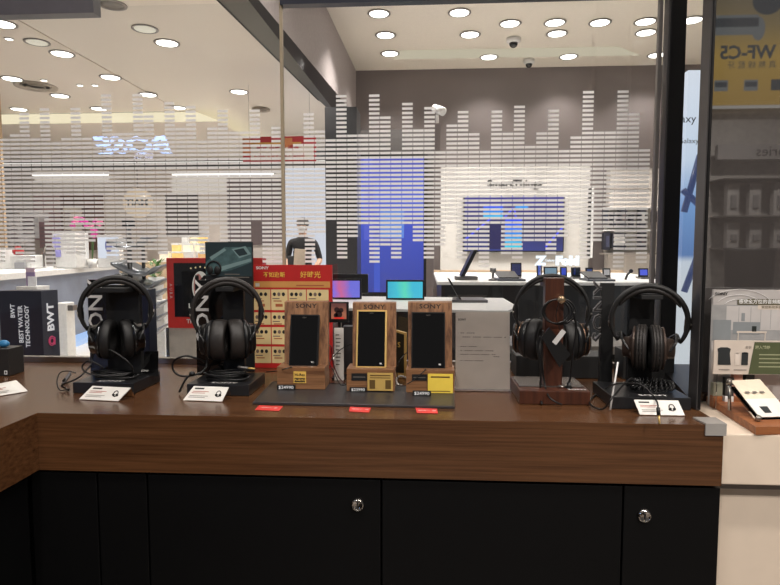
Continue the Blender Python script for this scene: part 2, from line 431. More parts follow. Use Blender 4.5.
for x0_, y0_, x1_, y1_, cc_, lab in ((10, 214, 19, 243, (214, 206, 204), 'pale grey price poster on the far wall at the far left'), (21, 212, 38, 238, (226, 222, 222), 'white price list poster with a pink edge on the far wall'), (64, 207, 72, 236, (206, 192, 176), 'narrow beige poster on the far wall left of the orchid'), (40, 222, 50, 248, (150, 120, 122), 'dusky pink poster on the far wall behind the kettle')):
    a = P(x0_, y1_, Y=11.6); b = P(x1_, y0_, Y=11.6); t = thing('wall_poster', lab, 'poster', ((a.x + b.x) / 2, 11.6, a.z))
    m = MB().box((a.x, 11.6, a.z), (b.x, 11.93, b.z), mat('poster_%d' % x0_, cc_, .5, em=.15, emc=cc_)); m.build('sheet', t)
    M = face((a.x, 11.6, a.z), X3, Z3, .004); w_ = b.x - a.x; h_ = b.z - a.z; m = MB()
    for k in range(5): prect(m, M, .12 * w_, h_ * (.15 + .15 * k), w_ * (.8 - .1 * (k % 2)), h_ * (.2 + .15 * k), mat('poster_print', (150, 130, 136), .6))
    m.build('print', t)
# strip lights
for a, b, lab in (((32, 173), (107, 177), 'left white strip light on the far shop front beyond the glass'), ((172, 173), (273, 178), 'right white strip light on the far shop front beyond the glass')):
    c = P((a[0] + b[0]) / 2, a[1], Y=11.7); t = thing('strip_light', lab, 'light', c)
    m = MB(); rect(m, a[0], a[1], b[0], b[1] - 1.2, 11.7, LEDW, .06); m.build('tube', t)
    m = MB(); rect(m, a[0], a[1] - 1.2, b[0], a[1], 11.68, WHITE, .3); m.build('housing', t)
# wooden pillar far left
m = MB(); PW = wood('pale_wood_panel', (176, 146, 112), (206, 178, 142), (30, 30, 1.5), .4)
a = P(-40, 300, Y=7.4); b = P(8, 300, Y=7.4)
m.box((a.x, 7.4, 0), (b.x, 7.44, CZ), PW); struct('wall_left', m)
# round shop sign
c = P(138, 203, Y=11.3); t = thing('round_shop_sign', 'round beige hanging shop sign seen through the stripes at the left', 'sign', c)
m = MB(); m.lathe([(.29, -.04), (.29, .04)], glow('beige_sign', (226, 200, 168), .7), Matrix.Translation(c) @ Matrix.Rotation(R(90), 4, 'X'), 32); m.build('disc', t)
m = MB(); m.text('TIAM', face((c.x, c.y - .05, c.z), X3, Z3), .2, INK, bold=.006); m.build('lettering', t)
m = MB(); m.tube([(c.x, c.y, c.z + .28), (c.x, c.y, P(138, 160, Y=11.3).z + .3)], .01, GREYM); m.build('hanging_rod', t)
# red banner
c = P(279.5, 149, Y=7.2); t = thing('hanging_banner', 'red and gold framed promotional banner hanging from the mall ceiling', 'banner', c)
a = P(243, 163, Y=7.2); b = P(316, 136, Y=7.2); w = b.x - a.x; h = b.z - a.z
RB = mat('banner_red', (168, 40, 44), .6, em=.08, emc=(170, 40, 44))
m = MB(); m.box((a.x, 7.2, a.z), (b.x, 7.21, b.z), RB); M = face((a.x, 7.2, a.z), X3, Z3, .003)
prect(m, M, .1, .03, w - .03, h - .12, mat('banner_cream', (214, 200, 186), .6)); prect(m, M, .0, .1, .1, h - .02, mat('banner_orange', (205, 130, 80), .6), .001)
prect(m, M, .1, h - .10, w * .8, h - .07, mat('banner_gold', (200, 150, 70), .6), .001); prect(m, M, .48, h - .13, .62, h - .02, mat('banner_orange', (205, 130, 80), .6), .002)
m.build('banner_sheet', t)
m = MB(); 
m.text('新年 好時光 禮遇', T(M, w * .48, h * .55, .003), .07, RB, bold=.001); m.text('購物滿額 即享優惠 好禮相送', T(M, w * .5, h * .28, .003), .05, RB, bold=.001); m.build('lettering', t)
m = MB()
for x in (a.x + .08, b.x - .08): MB().tube([(x, 7.205, b.z), (x, 7.205, CZ)], .0016, GREYM, 5).build('suspension_wire', t)
# bright white wall section behind the person
m = MB(); m.box((P(283, 200, Y=10.6).x, 10.6, 0), (P(345, 200, Y=10.6).x, 10.64, P(300, 168, Y=10.6).z), glow('white_lightbox', (226, 230, 242), .85))
single('glowing_wall_panel', 'bright white wall-height light panel behind the person in black', 'light panel', m)

# downlights
TRIM = mat('downlight_trim', (150, 145, 140), .35, metal=.3)
LAMP = glow('downlight_lamp', (255, 252, 244), 5)
LAMPD = glow('dim_downlight_lamp', (236, 228, 208), .75)
OFF = mat('unlit_downlight_lamp', (120, 116, 110), .3)
def mk_down(lamp, label, group, r):
    t = thing('recessed_downlight', label, 'ceiling light', (0, 0, 0), group)
    m = MB(); m.lathe([(r * 1.18, 0), (r * 1.18, -.006), (r, -.009), (r * .96, .0)], TRIM, n=28); m.build('trim_ring', t)
    m = MB(); m.lathe([(r * .95, -.004), (r * .94, -.007), (.0001, -.0075)], lamp, n=28); m.build('lamp_lens', t)
    return t
def lamp(loc, e, size=2.6, r=.05, c=(1, .93, .83), blend=.6, nm='downlight_or_fill_beam'):
    l = bpy.data.lights.new(nm, 'SPOT'); l.energy = e; l.spot_size = size; l.spot_blend = blend; l.shadow_soft_size = r; l.color = c
    o = bpy.data.objects.new(nm, l); COL.objects.link(o); o.location = loc; return o
mall = [(167,44,1),(145,30,0),(62,53.5,1),(37,42,0),(110.5,77,1),(148,94.5,1),(239,92.5,1),(60,95.5,1),(12,78.5,1),(2,23.5,1),(19,109,1),(99,108.5,1),(178,108.5,1)]
L1 = 'bright round recessed downlight in the mall ceiling left of the glass joint'
d1 = mk_down(LAMP, L1, 'lit mall downlights', .105); used = False
for px, py, on in mall:
    if not on: continue
    q = P(px, py, Z=CZ)
    if q.y > fy_ - .1: q = P(px, py, Z=CZ)
    o = d1 if not used else copy_tree(d1); used = True
    o.location = (q.x, q.y, CZ + (.012 if q.x > XC else 0) - .001)
    lamp((q.x, q.y, CZ - .03), 72, 2.2, .08, (1, .96, .91))
d0 = mk_down(LAMPD, 'dim cream downlight in the mall ceiling, the larger-looking one near the ceiling crease', None, .1)
q = P(145, 30, Z=CZ); d0.location = (q.x, q.y, CZ + .011)
d0 = copy_tree(d0); d0['label'] = 'dim cream downlight in the mall ceiling at the far left'; q = P(37, 42, Z=CZ); d0.location = (q.x, q.y, CZ - .001)
d0 = mk_down(OFF, 'unlit grey downlight in the mall ceiling near the dark header', None, .1); q = P(112, 6, Z=CZ); d0.location = (q.x, q.y, CZ + .011)
# small sprinklers / small lights
s0 = mk_down(LAMP, 'tiny round spotlight in the mall ceiling', 'tiny mall spotlights', .035)
for k, (px, py) in enumerate([(44, 80), (80, 85), (95, 85), (9, 38.5)]):
    o = s0 if k == 0 else copy_tree(s0); q = P(px, py, Z=CZ); o.location = (q.x, q.y, CZ - .001 + (.012 if q.x > XC else 0))
# round air diffuser
for k, (px, py, r, lab) in enumerate([(36, 86, .24, 'large round air diffuser in the mall ceiling at the left'), (261, 109.5, .13, 'small dark air vent in the mall ceiling near the glass joint')]):
    q = P(px, py, Z=CZ); t = thing('air_diffuser', lab, 'air vent', (q.x, q.y, CZ))
    for i, rr in enumerate((r, r * .72, r * .45)):
        m = MB(); m.lathe([(rr, CZ), (rr, CZ - .015 - .006 * i), (rr * .86, CZ - .004)], mat('vent_grey', (176, 166, 152), .5), Matrix.Translation((q.x, q.y, 0)), 32); m.build('ring', t)

# ================================================================== electronics store beyond the glass (right)
SY = 10.0; SZ = P(500, 68, Y=SY).z
MAUVE = mat('mauve_grey_wall', (128, 118, 116), .6, noise=.03, nscale=2)
m = MB(); a = P(356, 68, Y=SY); b = P(720, 68, Y=SY)
m.box((a.x, SY, 0), (b.x + 1.5, SY + .1, SZ), MAUVE); struct('wall_back', m)
c0 = P(356, 65, Y=SY); c1 = P(325, 5, Z=SZ); dd = (c1 - c0) / (c1.y - c0.y)
near = c0 + dd * (2.4 - c0.y); near.z = SZ
m = MB(); SCM = mat('store_ceiling', (236, 228, 214), .6, noise=.02)
m.quad((near.x, 2.4, SZ), (8, 2.4, SZ), (8, SY, SZ), (c0.x, SY, SZ), SCM); struct('ceiling_store', m)
# side bulkhead: mauve wall then dark glazed band
s0_ = P(263, 5, Y=4.7); s1_ = P(356, 117, Y=9.98); sd = (s1_ - s0_) / (s1_.y - s0_.y); sn = s0_ + sd * (2.4 - s0_.y)
m = MB(); m.quad(sn, s1_, Vector((c0.x, SY, SZ)), Vector((near.x, 2.4, SZ)), mat('bulkhead_wall', (166, 156, 154), .6)); struct('wall_side', m)
g1 = P(350, 131, Y=yB); gA = bnd(2.4)
m = MB(); DG = mat('dark_glazed_band', (34, 33, 33), .3, spec=.35)
m.quad(gA + Vector((0, 0, .012)), g1, s1_, sn, DG)
e0 = gA + Vector((0, 0, .004)); 
m.tube([gA + Vector((0, 0, .015)), bnd(8) + Vector((0, 0, .015))], .022, mat('band_edge', (30, 29, 29), .4), 4)
struct('trim_10', m)
# cove slot in the store ceiling
m = MB(); SLOT = glow('ceiling_slot_light', (232, 222, 196), .62)
q = [P(392, 59, Z=SZ), P(642, 55, Z=SZ), P(618, 46, Z=SZ), P(400, 50, Z=SZ)]
m.add([(v.x, v.y, SZ - .006) for v in q], [(0, 1, 2, 3)], SLOT); struct('trim_11', m)
store = [(379,13),(459.5,12),(385.5,34.6),(470,34),(510,23),(555,22),(600,22),(645.5,21),(390,53),(489,56.5),(568.6,56),(557,33),(646,32),(657,54.6),(692,19.5)]
d2 = mk_down(LAMP, 'bright round recessed downlight in the electronics store ceiling', 'store downlights', .125)
for k, (px, py) in enumerate(store):
    q = P(px, py, Z=SZ); o = d2 if k == 0 else copy_tree(d2); o.location = (q.x, q.y, SZ - .008)
    if k in (0, 1, 4, 6, 8, 9, 10, 13, 3, 7): lamp((q.x, q.y, SZ - .05), 70 if k in (8, 9, 10, 13) else 215, 2.0, .1, (1, .95, .9))
lamp((-1.3, 6.2, 3.2), 90, 2.7, .1, (1, .95, .9)); lamp((1.6, 4.6, SZ - .1), 110, 2.7, .1, (1, .95, .9)); lamp((0, 4.2, SZ - .1), 110, 2.7, .1, (1, .95, .9))
# dome cameras
for px, py, r, lab in ((513.6, 38, .1, 'larger dome security camera under the store ceiling, nearer of the two'), (529, 59.5, .085, 'smaller dome security camera under the store ceiling, farther of the two')):
    q = P(px, py, Z=SZ); t = thing('dome_camera', lab, 'security camera', (q.x, q.y, SZ))
    m = MB(); m.lathe([(r, SZ - .001), (r, SZ - .05), (r * .8, SZ - .07), (.001, SZ - .07)], WHITE, Matrix.Translation((q.x, q.y, 0)), 24); m.build('housing', t)
    m = MB(); m.ball((q.x, q.y, SZ - .075), r * .62, GLOSSB, n=8); m.build('dome', t)
# dark column left of the store
DK = mat('dark_grey_column', (60, 59, 60), .35, spec=.3)
m = MB(); a = P(325.5, 200, Y=6.8); b = P(357, 200, Y=6.8)
m.box((a.x, 6.8, 0), (b.x, 7.2, P(340, 107, Y=6.8).z), DK); struct('wall_column', m)
m = MB(); rect(m, 356, 129, 437, 330, 8.2, mat('dark_grey_wall', (88, 84, 82), .5), .15); struct('wall_screen', m)
# blue screen
a = P(360, 292, Y=8.1); b = P(424, 157, Y=8.1)
t = thing('video_wall', 'tall blue glowing screen in a black frame behind the stripes', 'screen', ((a.x + b.x) / 2, 8.1, a.z))
m = MB(); m.box((a.x - .05, 8.08, a.z - .05), (b.x + .05, 8.19, b.z + .05), MATTE); m.build('frame', t)
org = t.location
m = MB(); m.quad((a.x, 8.075, a.z), (b.x, 8.075, a.z), (b.x, 8.075, b.z), (a.x, 8.075, b.z), gradient('blue_screen', [(0, (52, 66, 160)), (.45, (64, 82, 196)), (.7, (84, 108, 226)), (1, (66, 74, 190))], 'Z', 0, b.z - a.z, .95)); m.build('display', t)
m = MB(); M = face((0, 8.07, 0), X3, Z3)
for (x0, y0, x1, y1, cc) in ((380, 211, 404, 238, (110, 150, 236)), (405, 223, 424, 240, (74, 90, 205)), (364, 158, 373, 240, (92, 104, 214)), (374, 240, 380, 292, (74, 96, 205))):
    p = P(x0, y1, Y=8.07); q = P(x1, y0, Y=8.07); prect(m, M, p.x, p.z, q.x, q.z, glow('blue_ui_%d' % x0, cc, .9))
m.build('picture', t)
# mauve post with bullet camera
m = MB(); rect(m, 426, 240, 440, 330, 7.9, MAUVE, .2); struct('wall_pier', m)
a = P(433, 300, Y=7.6); b = P(440.5, 123, Y=7.6)
t = thing('camera_post', 'mauve grey post carrying the white bullet camera', 'post', ((a.x + b.x) / 2, 7.65, 0))
m = MB(); m.box((a.x, 7.6, 0), (b.x, 7.7, b.z), MAUVE, b=.006); m.build('pole', t)
cc = P(440, 110, Y=7.6); t = thing('bullet_camera', 'white bullet security camera on top of the mauve post', 'security camera', (cc.x, 7.65, b.z))
m = MB(); m.tube([((a.x + b.x) / 2, 7.65, b.z), ((a.x + b.x) / 2, 7.65, cc.z - .01)], .02, WHITE); m.build('mount', t)
m = MB(); bd = Vector((.8, -.55, -.45)).normalized(); cv = Vector((cc.x, 7.62, cc.z))
Mx = Matrix.Translation(cv - bd * .03) @ bd.to_track_quat('Z', 'Y').to_matrix().to_4x4()
m.lathe([(.0001, -.08), (.045, -.075), (.05, 0), (.055, .09), (.045, .09)], WHITE, Mx, 20); m.build('housing', t)
m = MB(); m.lathe([(.042, .085), (.03, .088), (.0001, .09)], GLOSSB, Mx, 20); m.build('lens', t)
# white wall panel, TV, letters
WP = mat('white_wall_panel', (206, 202, 196), .5, noise=.02)
m = MB(); rect(m, 440, 166, 590.5, 330, 9.7, WP, .25); struct('wall_panel', m)
m = MB(); rect(m, 606, 168, 700, 330, 9.72, mat('cream_wall_panel', (214, 206, 198), .5), .2)
for y in (168.5, 188, 209): rect(m, 606, y, 700, y + .8, 9.70, mat('panel_joint', (150, 140, 134), .5), .02)
struct('wall_panel_right', m)
a = P(463, 252, Y=9.6); b = P(565, 195, Y=9.6)
t = thing('television', 'wall-mounted television showing a blue picture with a glowing phone', 'television', ((a.x + b.x) / 2, 9.6, a.z))
m = MB(); m.box((a.x, 9.6, a.z), (b.x, 9.68, b.z), MATTE, b=.01); m.build('casing', t)
w = b.x - a.x; h = b.z - a.z; M = face((a.x, 9.598, a.z), X3, Z3)
m = MB(); prect(m, M, .02, .02, w - .02, h - .02, gradient('tv_screen', [(0, (14, 44, 140)), (.5, (8, 8, 84)), (1, (20, 16, 140))], 'Z', 0, h, 1, .2)); m.build('screen', t)
m = MB(); fx = lambda px: (P(px, 220, Y=9.6).x - a.x); fz = lambda py: (P(500, py, Y=9.6).z - a.z)
prect(m, M, fx(488), fz(249), fx(501), fz(224), mat('tv_dark', (24, 22, 60), .4, em=.3, emc=(40, 36, 90)), .002)
prect(m, M, fx(463.8), fz(197), fx(543), fz(195.8), glow('tv_blue', (30, 40, 235), 1.1), .003)
n = 18
for k in range(n):
    f0, f1 = k / n, (k + 1) / n
    cA = (20 + 40 * f0, 70 + 150 * f0, 250 - 10 * f0)
    g = glow('tv_phone_%d' % k, cA, 1)
    prect(m, M, fx(505), fz(219 + 29 * f0), fx(522), fz(219 + 29 * f1), g, .003)
    prect(m, M, fx(483), fz(205 + 14 * f0), fx(503), fz(205 + 14 * f1), g, .003)
prect(m, M, fx(515), fz(209), fx(528), fz(204), glow('tv_cyan', (20, 150, 245), 1), .003)
for p, q in (((463.5, 241), (490, 219)), ((503, 219), (513, 208)), ((546, 247), (564, 226)), ((514, 208), (516, 219))):
    A = M @ Vector((fx(p[0]), fz(p[1]), .004)); B = M @ Vector((fx(q[0]), fz(q[1]), .004)); m.tube([A, B], .015, glow('tv_line', (40, 60, 245), 1), 4)
m.build('picture', t)
c = P(514.5, 183.5, Y=9.69); t = thing('smart_home_lettering', 'dark "SmartThings" lettering on the white wall above the television', 'sign', c)
m = MB(); m.text('SmartThings', face(c, X3, Z3), .155, INK, bold=.002, xs=1.13, ext=.008); m.build('letters', t)
a = P(590, 258, Y=9.5); b = P(594.5, 188, Y=9.5)
m = MB(); m.box((a.x, 9.5, a.z), (b.x, 9.58, b.z), WHITE, b=.01); m2 = MB(); m2.box((a.x - .025, 9.5, a.z), (a.x - .001, 9.6, b.z), MATTE)
t = thing('wall_light_tube', 'slim vertical white light bar on the wall right of the television', 'wall light', ((a.x + b.x) / 2, 9.5, a.z)); m.build('tube', t); m2.build('backplate', t)
# white shelf frames on the right wall
SHW = mat('shelf_back', (206, 198, 190), .5)
t = thing('wall_shelf', 'pale wall shelf unit with phone accessories right of the light bar', 'shelf', P(632, 254, Y=9.5))
m = MB(); rect(m, 604, 207, 661, 208.5, 9.45, WHITE, .25); rect(m, 604, 229.5, 661, 231, 9.45, WHITE, .25); rect(m, 604, 253, 661, 254.5, 9.45, mat('shelf_edge', (150, 142, 134), .5), .25); m.build('boards', t)
m = MB(); rect(m, 604, 207, 661, 254, 9.69, SHW, .03); m.build('back_panel', t)
k = 0
ACC = [((605, 209), (610, 224), 'dark phone case hanging at the left end of the upper wall shelf'), ((613, 212), (618, 226), 'small dark accessory pack second on the upper wall shelf'), ((621, 209), (629, 226), 'dark accessory pack in the middle of the upper wall shelf'), ((632, 215), (635.5, 228), 'slim navy accessory pack on the upper wall shelf'), ((641, 208.5), (648, 226), 'dark box at the right of the upper wall shelf'), ((655, 211), (659, 222), 'black accessory pack at the right end of the upper wall shelf'),
       ((605, 232), (612, 250), 'tall dark box at the left end of the lower wall shelf'), ((613, 233), (628, 248), 'wide dark box with white face on the lower wall shelf'), ((641, 232), (648, 247), 'dark box at the right of the lower wall shelf')]
for (x0, y0), (x1, y1), lab in ACC:
    a = P(x0, y1, Y=9.4); b = P(x1, y0, Y=9.4); t = thing('accessory_box', lab, 'box', ((a.x + b.x) / 2, 9.45, a.z))
    m = MB(); m.box((a.x, 9.46, a.z), (b.x, 9.6, b.z), mat('acc_dark', (44, 44, 54), .4), b=.006); m.build('carton', t)
    m = MB(); m.quad((a.x + .03, 9.458, a.z + .05), (b.x - .02, 9.458, a.z + .05), (b.x - .02, 9.458, b.z - .06), (a.x + .03, 9.458, b.z - .06), mat('acc_face%d' % (k % 3), [(70, 72, 96), (190, 186, 182), (96, 84, 82)][k % 3], .5)); m.build('printed_front', t); k += 1
# back counter
zc = .95; ya = P(550, 282, Z=zc).y; yk = P(550, 272.5, Z=zc).y; KS = .62
xc0 = P(437, 272, Y=ya).x; xc1 = P(706, 272, Y=ya).x
t = thing('store_counter', 'long white-topped black counter along the store back wall', 'counter', (1, ya, 0))
m = MB(); m.box((xc0, ya, zc - .03), (xc1, yk, zc), WHITE, b=.006); m.build('worktop', t)
m = MB(); m.box((xc0 + .04, ya + .03, 0), (xc1 - .02, yk - .02, zc - .031), mat('counter_black', (28, 29, 32), .4)); m.build('base', t)
m = MB(); a = P(440, 270, Y=9.6); m.box((xc0, yk - .05, zc + .001), (xc1, yk, zc + .03), mat('oak_upstand', (205, 178, 150), .5)); m.build('upstand', t)
def on(px, py, z): return P(px, py, Z=z)
# slanted monitor seen edge-on
yy = ya + .35
def prop(name, label, cat, parts, loc, group=None):
    t = thing(name, label, cat, loc, group)
    for pn, mb in parts: mb.build(pn, t)
    return t
a = P(460, 280, Y=yy); b = P(472, 248, Y=yy); wv = Vector((.055, 0, 0))
scr = MB().slab([Vector((a.x, yy - .15, zc + .04)), Vector((a.x + .035, yy - .15, zc + .04)), Vector((b.x + .05, yy - .15, b.z)), Vector((b.x + .015, yy - .15, b.z))], (0, 1, 0), .3, SATIN)
bs = MB().box((a.x - .05, yy - .1, zc + .0005), (a.x + .16, yy + .1, zc + .035), GREYM, b=.01)
prop('desktop_monitor', 'slim black monitor seen edge-on, leaning back on the store counter', 'monitor', [('screen', scr), ('base', bs)], (a.x, yy, zc))
# phones and small displays along the counter
def stand_phone(px0, px1, py0, mname, c, label, em=0, Yo=.62):
    y = ya + Yo; a = P(px0, 270, Y=y); b = P(px1, py0, Y=y)
    s = MB().box((a.x, y, zc + .02), (b.x, y + .02, b.z), MATTE, rot=Matrix.Rotation(R(-10), 3, 'X'), piv=(a.x, y, zc + .02), b=.004)
    d = MB(); q = Matrix.Rotation(R(-10), 3, 'X'); pv = Vector((a.x, y, zc + .02))
    pts = [(a.x + .012, y - .002, zc + .035), (b.x - .012, y - .002, zc + .035), (b.x - .012, y - .002, b.z - .015), (a.x + .012, y - .002, b.z - .015)]
    d.quad(*[pv + q @ (Vector(p) - pv) for p in pts], glow(mname, c, .8) if em else mat(mname, c, .2))
    st = MB().box((a.x + .01, y - .04, zc + .0005), (b.x - .01, y + .12, zc + .02), GREYM, b=.004)
    prop('phone_on_stand', label, 'phone', [('case', s), ('screen', d), ('stand', st)], ((a.x + b.x) / 2, y, zc))
stand_phone(511, 522, 262.5, 'ph_navy', (60, 66, 110), 'navy phone on a stand, leftmost on the store counter beside the monitor')
stand_phone(537, 542.5, 262, 'ph_blue', (60, 90, 190), 'small blue phone on a stand under the letter Z of the fold sign', 1)
stand_phone(544, 558, 266.5, 'ph_teal', (120, 150, 170), 'wide teal-screened phone on a stand under the fold sign', 1)
stand_phone(560.5, 567.5, 266.5, 'ph_royal', (46, 70, 200), 'royal blue phone on a stand under the fold sign', 1)
stand_phone(571.5, 581, 267, 'ph_black', (24, 24, 30), 'squarish black phone on a stand right of the fold sign')
stand_phone(586, 593.5, 267.5, 'ph_slate', (70, 88, 150), 'slate blue phone on a stand below the light bar')
stand_phone(603, 611, 268, 'ph_white', (210, 210, 215), 'white phone on a stand, in front of the right wall panel')
stand_phone(639, 649, 268, 'ph_violet', (96, 110, 240), 'bright violet-blue phone on a stand at the right of the store counter', 1)
stand_phone(652, 656, 268, 'ph_dim', (70, 70, 80), 'narrow dark phone on a stand at the right end of the store counter')
def laptop(px0, px1, py, label):
    y = ya + .1; a = P(px0, py, Y=y); b = P(px1, py, Y=y)
    k = MB().box((a.x, y, zc + .0005), (b.x, y + .3, zc + .02), mat('tab_grey', (84, 86, 92), .35), b=.005)
    s = MB().slab([(a.x + .02, y + .06, zc + .021), (b.x - .05, y + .06, zc + .021), (b.x - .06, y + .29, zc + .07), (a.x + .0, y + .29, zc + .07)], (0, .2, .9), .012, SATIN)
    prop('tablet_computer', label, 'tablet', [('dock', k), ('screen', s)], ((a.x + b.x) / 2, y + .15, zc))
laptop(498, 526, 270, 'dark tablet lying on a dock at the left of the store counter, below the television')
laptop(588, 616, 270, 'dark tablet lying on a dock at the right of the store counter')
# small bottle-like display stand
c = P(493, 271, Y=ya + .2)
m = MB().lathe([(.04, zc + .001), (.04, zc + .01), (.012, zc + .02), (.012, zc + .07), (.028, zc + .08), (.028, zc + .115)], GREYM, Matrix.Translation((c.x, ya + .2, 0)), 16)
single('watch_stand', 'little upright watch stand beside the monitor on the store counter', 'stand', m, loc=(c.x, ya + .2, zc))
c = P(629, 271, Y=ya + .2)
m = MB().tube([(c.x - .03, ya + .2, zc + .012), (c.x - .012, ya + .2, zc + .06), (c.x + .012, ya + .2, zc + .085)], .011, SATIN); m.ball((c.x + .018, ya + .2, zc + .09), .02, SATIN, n=6)
single('earbud_stand', 'small black bent earbud stand on the right part of the store counter', 'stand', m, loc=(c.x, ya + .2, zc))
yf_ = ya + .45; c = P(557.5, 261, Y=yf_); t = thing('fold_sign', 'glowing white "Z Fold" letter sign standing on the store counter', 'sign', (c.x, yf_, zc))
m = MB(); m.text('Z   Fold', face(c, X3, Z3), .112, glow('sign_letters', (235, 245, 255), 1.3), bold=.008, xs=1.1, ext=.01)
m.text('Galaxy', face(c + Vector((-.075, -.01, .006)), X3, Z3), .034, glow('sign_letters', (235, 245, 255), 1.3), ext=.004); m.build('letters', t)
m = MB(); m.box((c.x - .17, yf_ - .01, c.z - .06), (c.x + .17, yf_ + .01, c.z - .045), CLEAR)
m.build('base_bar', t)
for x in (-.16, .16): MB().box((c.x + x - .005, yf_ - .005, zc + .0005), (c.x + x + .005, yf_ + .005, c.z - .0605), CLEAR).build('support_post', t)

# near store tables
zt = .9
def poly_table(label, pix, loc):
    pts = [P(px, py, Z=zt) for px, py in pix]
    t = thing('display_table', label, 'table', (*loc, 0))
    m = MB().slab([(p.x, p.y, zt - .014) for p in pts], Z3, .014, WHITE); m.build('tabletop', t)
    c = sum((Vector((p.x, p.y, 0)) for p in pts), Vector()) / len(pts)
    m = MB().slab([c + (Vector((p.x, p.y, 0)) - c) * .9 for p in pts], Z3, zt - .015, mat('table_navy', (26, 29, 38), .35)); m.build('pedestal', t)
    return c
tA = [(330, 308), (508, 311), (517, 306), (503, 298), (430, 297), (330, 296)]
poly_table('white display table with a black base and chamfered right end behind the walnut stands', tA, P(430, 300, Z=zt).xy)
def tablet(label, px0, px1, py0, py1, Y, g, black=True):
    a = P(px0, py1, Y=Y); b = P(px1, py0, Y=Y); a.z = max(a.z, zt + .002)
    t = thing('tablet_display', label, 'tablet', ((a.x + b.x) / 2, Y, a.z))
    m = MB().box((a.x, Y, max(a.z, zt + .002)), (b.x, Y + .015, b.z), SATIN, b=.003); m.build('case', t)
    w = b.x - a.x; M = face((a.x, Y - .001, a.z), X3, Z3)
    m = MB(); prect(m, M, .012, .012, w - .012, b.z - a.z - .012, g); m.build('screen', t)
    m = MB().box(((a.x + b.x) / 2 - .07, Y + .02, zt + .0005), ((a.x + b.x) / 2 + .07, Y + .13, zt + .012), GREYM); m.box(((a.x + b.x) / 2 - .02, Y + .016, zt + .012), ((a.x + b.x) / 2 + .02, Y + .03, zt + .1), GREYM); m.build('stand', t)
YT = P(400, 300, Z=zt).y
tablet('tablet with a turquoise and green screen upright on the display table', 386, 424.5, 280, 303, YT, gradient('tablet_teal', [(0, (40, 160, 205)), (.5, (60, 195, 215)), (.75, (90, 220, 190)), (1, (60, 190, 220))], 'X', -.13, .1, 1, .4))
tablet('tablet with a blue and pink screen upright on the display table', 331, 361.5, 279, 303, YT + .02, gradient('tablet_pink', [(0, (84, 96, 236)), (.4, (130, 110, 220)), (.65, (206, 100, 150)), (1, (110, 110, 220))], 'X', -.12, .1, 1, .6))
t = thing('monitor_back', 'black screen standing behind the pink and blue tablet', 'monitor', P(350, 303, Y=YT + .3))
m = MB(); a = P(332, 300, Y=YT + .3); b = P(368, 274, Y=YT + .3); m.box((a.x, YT + .3, zt + .02), (b.x, YT + .32, b.z), SATIN, b=.004); m.build('panel', t)
m = MB(); m.box((a.x + .05, YT + .25, zt + .0005), (b.x - .05, YT + .38, zt + .019), GREYM); m.build('foot', t)
# laptop side-on on near table
Yl = P(460, 303, Z=zt).y
a = P(452, 303, Z=zt); b = P(488, 303, Z=zt); tp = P(447.5, 278.5, Y=Yl + .1)
t = thing('open_laptop', 'open dark laptop seen from its side on the white display table', 'laptop', (a.x, Yl, zt))
m = MB().slab([(a.x, Yl + .02, zt + .0006), (b.x, Yl + .02, zt + .0006), (b.x - .01, Yl + .26, zt + .0006), (a.x + .02, Yl + .26, zt + .0006)], Z3, .016, mat('laptop_grey', (92, 92, 96), .4)); m.build('keyboard_base', t)
h0 = P(459, 300, Y=Yl + .1)
m = MB().slab([(h0.x, Yl + .02, zt + .02), (h0.x + .012, Yl + .02, zt + .02), (tp.x + .012, Yl + .02, tp.z), (tp.x, Yl + .02, tp.z)], (0, 1, 0), .24, SATIN); m.build('lid', t)
# dark low fixture under the glass level on the right
t = thing('display_plinth', 'dark navy display plinth with a grey ledge behind the right-hand headphones', 'plinth', P(545, 352, Y=2.3))
a = P(518, 290, Y=2.45); b = P(622, 292, Y=2.45)
e = P(560, 346, Y=2.2); m = MB().box((a.x - .2, 2.2, e.z - .03), (b.x - .02, 2.449, e.z), mat('ledge_grey', (150, 146, 142), .35)); m.build('ledge', t)
m = MB().box((a.x - .2, 2.25, 0), (b.x - .04, 2.449, e.z - .031), MATTE); m.build('kick_panel', t)
# light-blue poster beyond the side glass
LX = 4.2
a = P(680, 300, Y=LX); b = P(701, 70, Y=LX)
t = thing('lightbox_poster', 'pale blue illuminated phone poster seen through the side glass', 'poster', ((a.x + b.x) / 2, LX, a.z))
m = MB().box((a.x, LX, 0.0), (b.x + .3, LX + .1, b.z), gradient('pale_blue_poster', [(0, (205, 212, 218)), (.17, (200, 210, 222)), (.2, (96, 128, 180)), (.42, (120, 158, 208)), (.62, (206, 222, 242)), (1, (228, 236, 248))], 'Z', 0, b.z - a.z, .9)); m.build('lightbox', t)
m = MB()
for p, q in (((700, 155), (684, 212)), ((683, 190), (699, 205)), ((699, 252), (684, 292))):
    m.tube([P(*p, Y=LX - .01), P(*q, Y=LX - .01)], .022, glow('poster_line', (70, 84, 130), .6), 6)
M = face(P(692, 119, Y=LX - .004), X3, Z3); m.text('Galaxy Fold', M, .075, INK); m.text('Galaxy AI', face(P(693, 141, Y=LX - .004), X3, Z3), .05, INKG); m.build('artwork', t)

